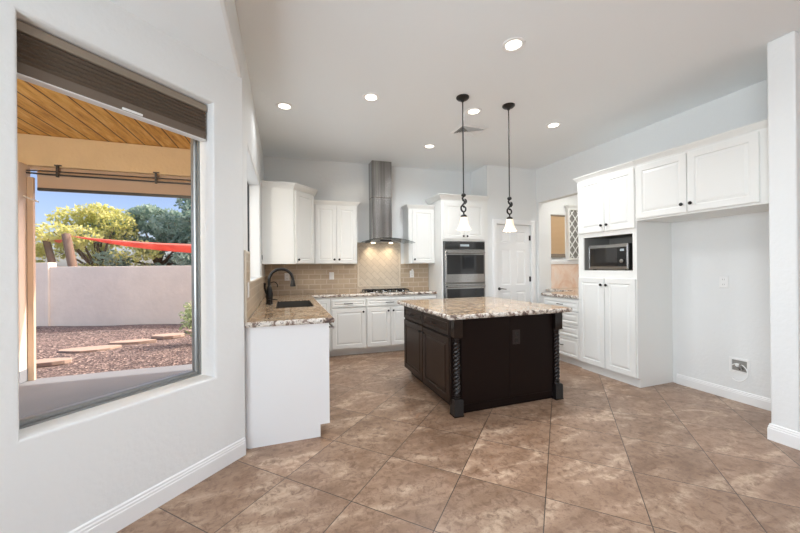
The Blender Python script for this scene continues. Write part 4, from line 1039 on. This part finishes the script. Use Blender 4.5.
# exterior house skin
o = MB().box(XL-.26, XL-.205, 2.85, 5.72, -.3, 1.25).box(XL-.26, XL-.205, 2.85, 5.72, 2.47, 3.26).box(XL-.26, XL-.205, 4.64, 5.72, 1.25, 2.47).box(XL-.26, 5.7, 5.705, 5.76, -.3, 3.26).build('wall_outside', M['housestucco']); struct(o)
o = MB().box(XL-.2, 7.1, -4, 6.4, 3.4, 3.5).build('roof', M['housestucco']); struct(o)
t = thing('patio_fill_lamp', (-2.06, .75, 1.95), 'added unseen fill lamp, lantern-shaped, on the outside wall of the breakfast nook', 'added fill lamp')  # added out of view as a body for the patio fill light
MB().box(-2.008, -2.001, .70, .80, 1.95, 2.15).build('back_plate', M['darkalu'], t)
MB().lathe((-2.07, .75, 1.99), [(.03, 0), (.045, .01), (.055, .10), (.03, .13), (.005, .15)], 12).build('lens', M['downlight'], t, smooth=40)
MB().tube([(-2.008, .75, 2.13), (-2.07, .75, 2.15)], .008, 8).build('arm', M['darkalu'], t)
lamp('patio_fill_light', 'POINT', (-2.35, 1.1, 2.0), 180, (1, .86, .66), shadow_soft_size=.1)  # added point lamp that brightens the patio beam and plank soffit
# roller shade under the beam
t = thing('patio_roller_shade', (-1.9, 6.0, 2.48), 'rolled-up tan patio roller shade under the stucco beam', 'roller shade')
MB().tube([(-3.22, 6.04, 2.72), (-.5, 6.04, 2.72)], .06, 16).build('roll', M['tanpaint'], t, smooth=50)
MB().box(-3.22, -.5, 5.99, 6.02, 2.53, 2.70).build('valance', M['tanpaint'], t)
MB().box(-3.22, -.5, 5.985, 6.025, 2.49, 2.53).build('weight_bar', M['darkalu'], t)
MB().box(-3.22, -.5, 6.03, 6.2, 2.775, 2.829).build('mounting_board', M['tanpaint'], t)
t = thing('pipe_run', (-2, 5.95, 2.70), 'pair of thin dark pipes bracketed along the stucco beam', 'pipe')
MB().tube([(-3.36, 5.945, 2.745), (-3.1, 5.94, 2.755), (-.6, 5.94, 2.765)], .009, 8).build('pipe', M['darkalu'], t, smooth=60)
MB().tube([(-3.36, 5.945, 2.72), (-3.1, 5.94, 2.71), (-.6, 5.94, 2.70)], .012, 8).build('pipe', M['darkalu'], t, smooth=60)
for x in (-2.98, -1.82): MB().box(x-.012, x+.012, 5.93, 5.966, 2.68, 2.85).box(x-.04, x+.04, 5.95, 5.966, 2.84, 2.855).build('bracket', M['darkalu'], t)
t = thing('crank_handle', (-3.35, 5.9, 2.35), 'white crank handle poking out from the patio column', 'crank')
MB().tube([(-3.42, 5.925, 2.43), (-3.34, 5.90, 2.40), (-3.14, 5.86, 2.31)], [.014, .014, .010], 8).build('rod', M['white_plastic'], t, smooth=60)
MB().lathe((-3.40, 5.93, 2.42), [(.03, 0), (.03, .03), (.02, .035)], 14, (0, -1, 0)).build('gear_box', M['white_plastic'], t, smooth=40)

# shade sail and its posts beyond the wall
def onfar(x, y, dist):    # only used to turn measured sight lines into world points
    d = R_*((x-400)/332.3)+U_*(-(y-266.5)/332.3)+F_; return Vector((0, 0, H))+d*dist
p1t, p1b = onfar(46, 239, 14.2), onfar(54, 270, 14.0); p2t, p2b = onfar(66, 234.5, 13.4), onfar(73.5, 270, 13.2)
for (pt, pb, lab) in ((p1t, p1b, 'thinner leaning timber post of the red shade sail, left of the pair'), (p2t, p2b, 'thicker leaning timber post of the red shade sail, right of the pair')):
    dv_ = (pb-pt).normalized(); pb2 = pt+dv_*((pt.z-G)/-dv_.z)
    o = MB().tube([pt, pb2], [.12, .13] if pt is p1t else [.14, .15], 10).build('timber_post', M['oldwood'], smooth=50); tag(o, lab, 'post', 'shade sail posts')
S = [onfar(70, 236, 13.4), onfar(240, 247, 10.8), onfar(235, 262, 12.2), onfar(240, 245, 13.5)]
sm = MB(); n = 14
for i in range(n+1):
    for j in range(n+1):
        a, b_ = i/n, j/n
        p = (S[0]*(1-a)+S[1]*a)*(1-b_)+(S[0].lerp(S[3], a)*1.0)*b_
        mid = S[2]; w = a*4*b_*(1-b_)*.55; p = p.lerp(Vector((p.x, p.y, mid.z)), min(1, w))
        p.z -= .10*math.sin(PI*a)
        sm.v.append(tuple(p))
for i in range(n):
    for j in range(n): q = i*(n+1)+j; sm.face((q, q+1, q+n+2, q+n+1))
o = sm.build('shade_sail', M['sail'], smooth=80); tag(o, 'red fabric shade sail stretched above the garden wall', 'shade sail')
md = o.modifiers.new('thick', 'SOLIDIFY'); md.thickness = .012
s2 = MB(); A_, B_, C_ = onfar(48, 240, 14.2), onfar(64, 239.5, 13.5), onfar(60, 243, 13.9)
s2.quad(A_, B_, C_); o = s2.build('shade_sail', M['sail'], wn_fix=False); tag(o, 'small strip of red sail between the two leaning posts', 'shade sail'); md = o.modifiers.new('thick', 'SOLIDIFY'); md.thickness = .02

# trees
def tree(label, base, h, rad, leafmat, nleaf, lsize, seed, ncl=26, crown_lo=.25, name='garden_tree'):
    rg = np.random.default_rng(seed); t = thing(name, base, label, 'tree', 'trees beyond the garden wall')
    bx, by_, bz = base
    tr = MB(); tr.tube([(bx, by_, bz), (bx+.1, by_, bz+h*.3), (bx-.05, by_+.1, bz+h*.6)], [h*.035, h*.028, h*.012], 8)
    cents = []
    for k in range(ncl):
        th = rg.uniform(0, 2*PI); q = math.sqrt(rg.uniform(0, 1)); zf = rg.uniform(crown_lo, 1)
        wz = math.sin(PI*min(1, max(.12, (zf-crown_lo)/(1-crown_lo)*.8+.2)))**.6
        cents.append((bx+rad*q*wz*math.cos(th), by_+rad*q*wz*math.sin(th)*.8, bz+h*zf*.93, rg.uniform(.16, .30)*rad))
    for c in cents[:12]: tr.tube([(bx, by_, bz+h*.3), ((bx+c[0])/2, (by_+c[1])/2, (bz+h*.35+c[2])/2), c[:3]], [h*.014, h*.009, h*.003], 6)
    tr.build('trunk', M['bark'], t, smooth=60)
    per = nleaf//ncl; V = []; 
    for c in cents:
        d = rg.normal(size=(per, 3)); d /= np.linalg.norm(d, axis=1)[:, None]; rr = rg.uniform(.35, 1, per)[:, None]**.6
        P = np.array(c[:3])+d*rr*c[3]*np.array([1.25, 1.25, .75])
        a = rg.normal(size=(per, 3)); a /= np.linalg.norm(a, axis=1)[:, None]; bb = np.cross(a, rg.normal(size=(per, 3))); bb /= np.linalg.norm(bb, axis=1)[:, None]
        s = lsize*rg.uniform(.6, 1.3, per)[:, None]
        V.append(np.stack([P-a*s, P+bb*s*.45, P+a*s, P-bb*s*.45], 1).reshape(-1, 3))
    V = np.concatenate(V); m_ = MB(); m_.v = [tuple(p) for p in V]; m_.f = [(4*i, 4*i+1, 4*i+2, 4*i+3) for i in range(len(V)//4)]; m_.mi = [0]*len(m_.f)
    m_.build('foliage', M[leafmat], t, wn_fix=False)
tree('yellow-green feathery tree at far left beyond the garden wall', (-13.0, 17.5, G), 5.6, 3.0, 'leaf_yellow', 9000, .10, 1, 34)
tree('yellow-green bushy tree just right of the leaning timber posts', (-8.3, 19.5, G), 4.6, 2.6, 'leaf_yellow', 8000, .10, 2, 30)
tree('dense blue-green tree in the middle of the bay window view', (-6.2, 20.5, G), 5.2, 2.6, 'leaf_blue', 8000, .12, 3, 30)
tree('tall blue-green tree at the right side of the bay window view', (-3.4, 19.5, G), 5.6, 2.6, 'leaf_blue', 9000, .12, 4, 30)
tree('blue-green tree furthest right behind the bay window frame', (-.6, 20.5, G), 5.6, 2.6, 'leaf_blue', 8000, .12, 5, 28)
# shrub by the gravel
rg = np.random.default_rng(5); t = thing('flowering_shrub', (-1.62, 7.7, G), 'pale leafy shrub at the right edge of the gravel bed', 'shrub')
st = MB()
for k in range(9):
    a = 2*PI*k/9; st.tube([(-1.62, 7.7, G), (-1.62+.12*math.cos(a), 7.7+.12*math.sin(a), G+.3), (-1.62+.25*math.cos(a), 7.7+.25*math.sin(a), G+.6)], [.01, .008, .004], 6)
st.build('stems', M['bark'], t)
n = 700; d = rg.normal(size=(n, 3)); d /= np.linalg.norm(d, axis=1)[:, None]; P = np.array([-1.62, 7.7, G+.5])+d*rg.uniform(.3, 1, n)[:, None]*np.array([.38, .38, .42])
a = rg.normal(size=(n, 3)); a /= np.linalg.norm(a, axis=1)[:, None]; bb = np.cross(a, rg.normal(size=(n, 3))); bb /= np.linalg.norm(bb, axis=1)[:, None]; s = .045*rg.uniform(.6, 1.3, n)[:, None]
V = np.stack([P-a*s, P+bb*s*.5, P+a*s, P-bb*s*.5], 1).reshape(-1, 3)
m_ = MB(); m_.v = [tuple(p) for p in V]; m_.f = [(4*i, 4*i+1, 4*i+2, 4*i+3) for i in range(n)]; m_.mi = [0]*n; m_.build('foliage', M['leaf_shrub'], t, wn_fix=False)
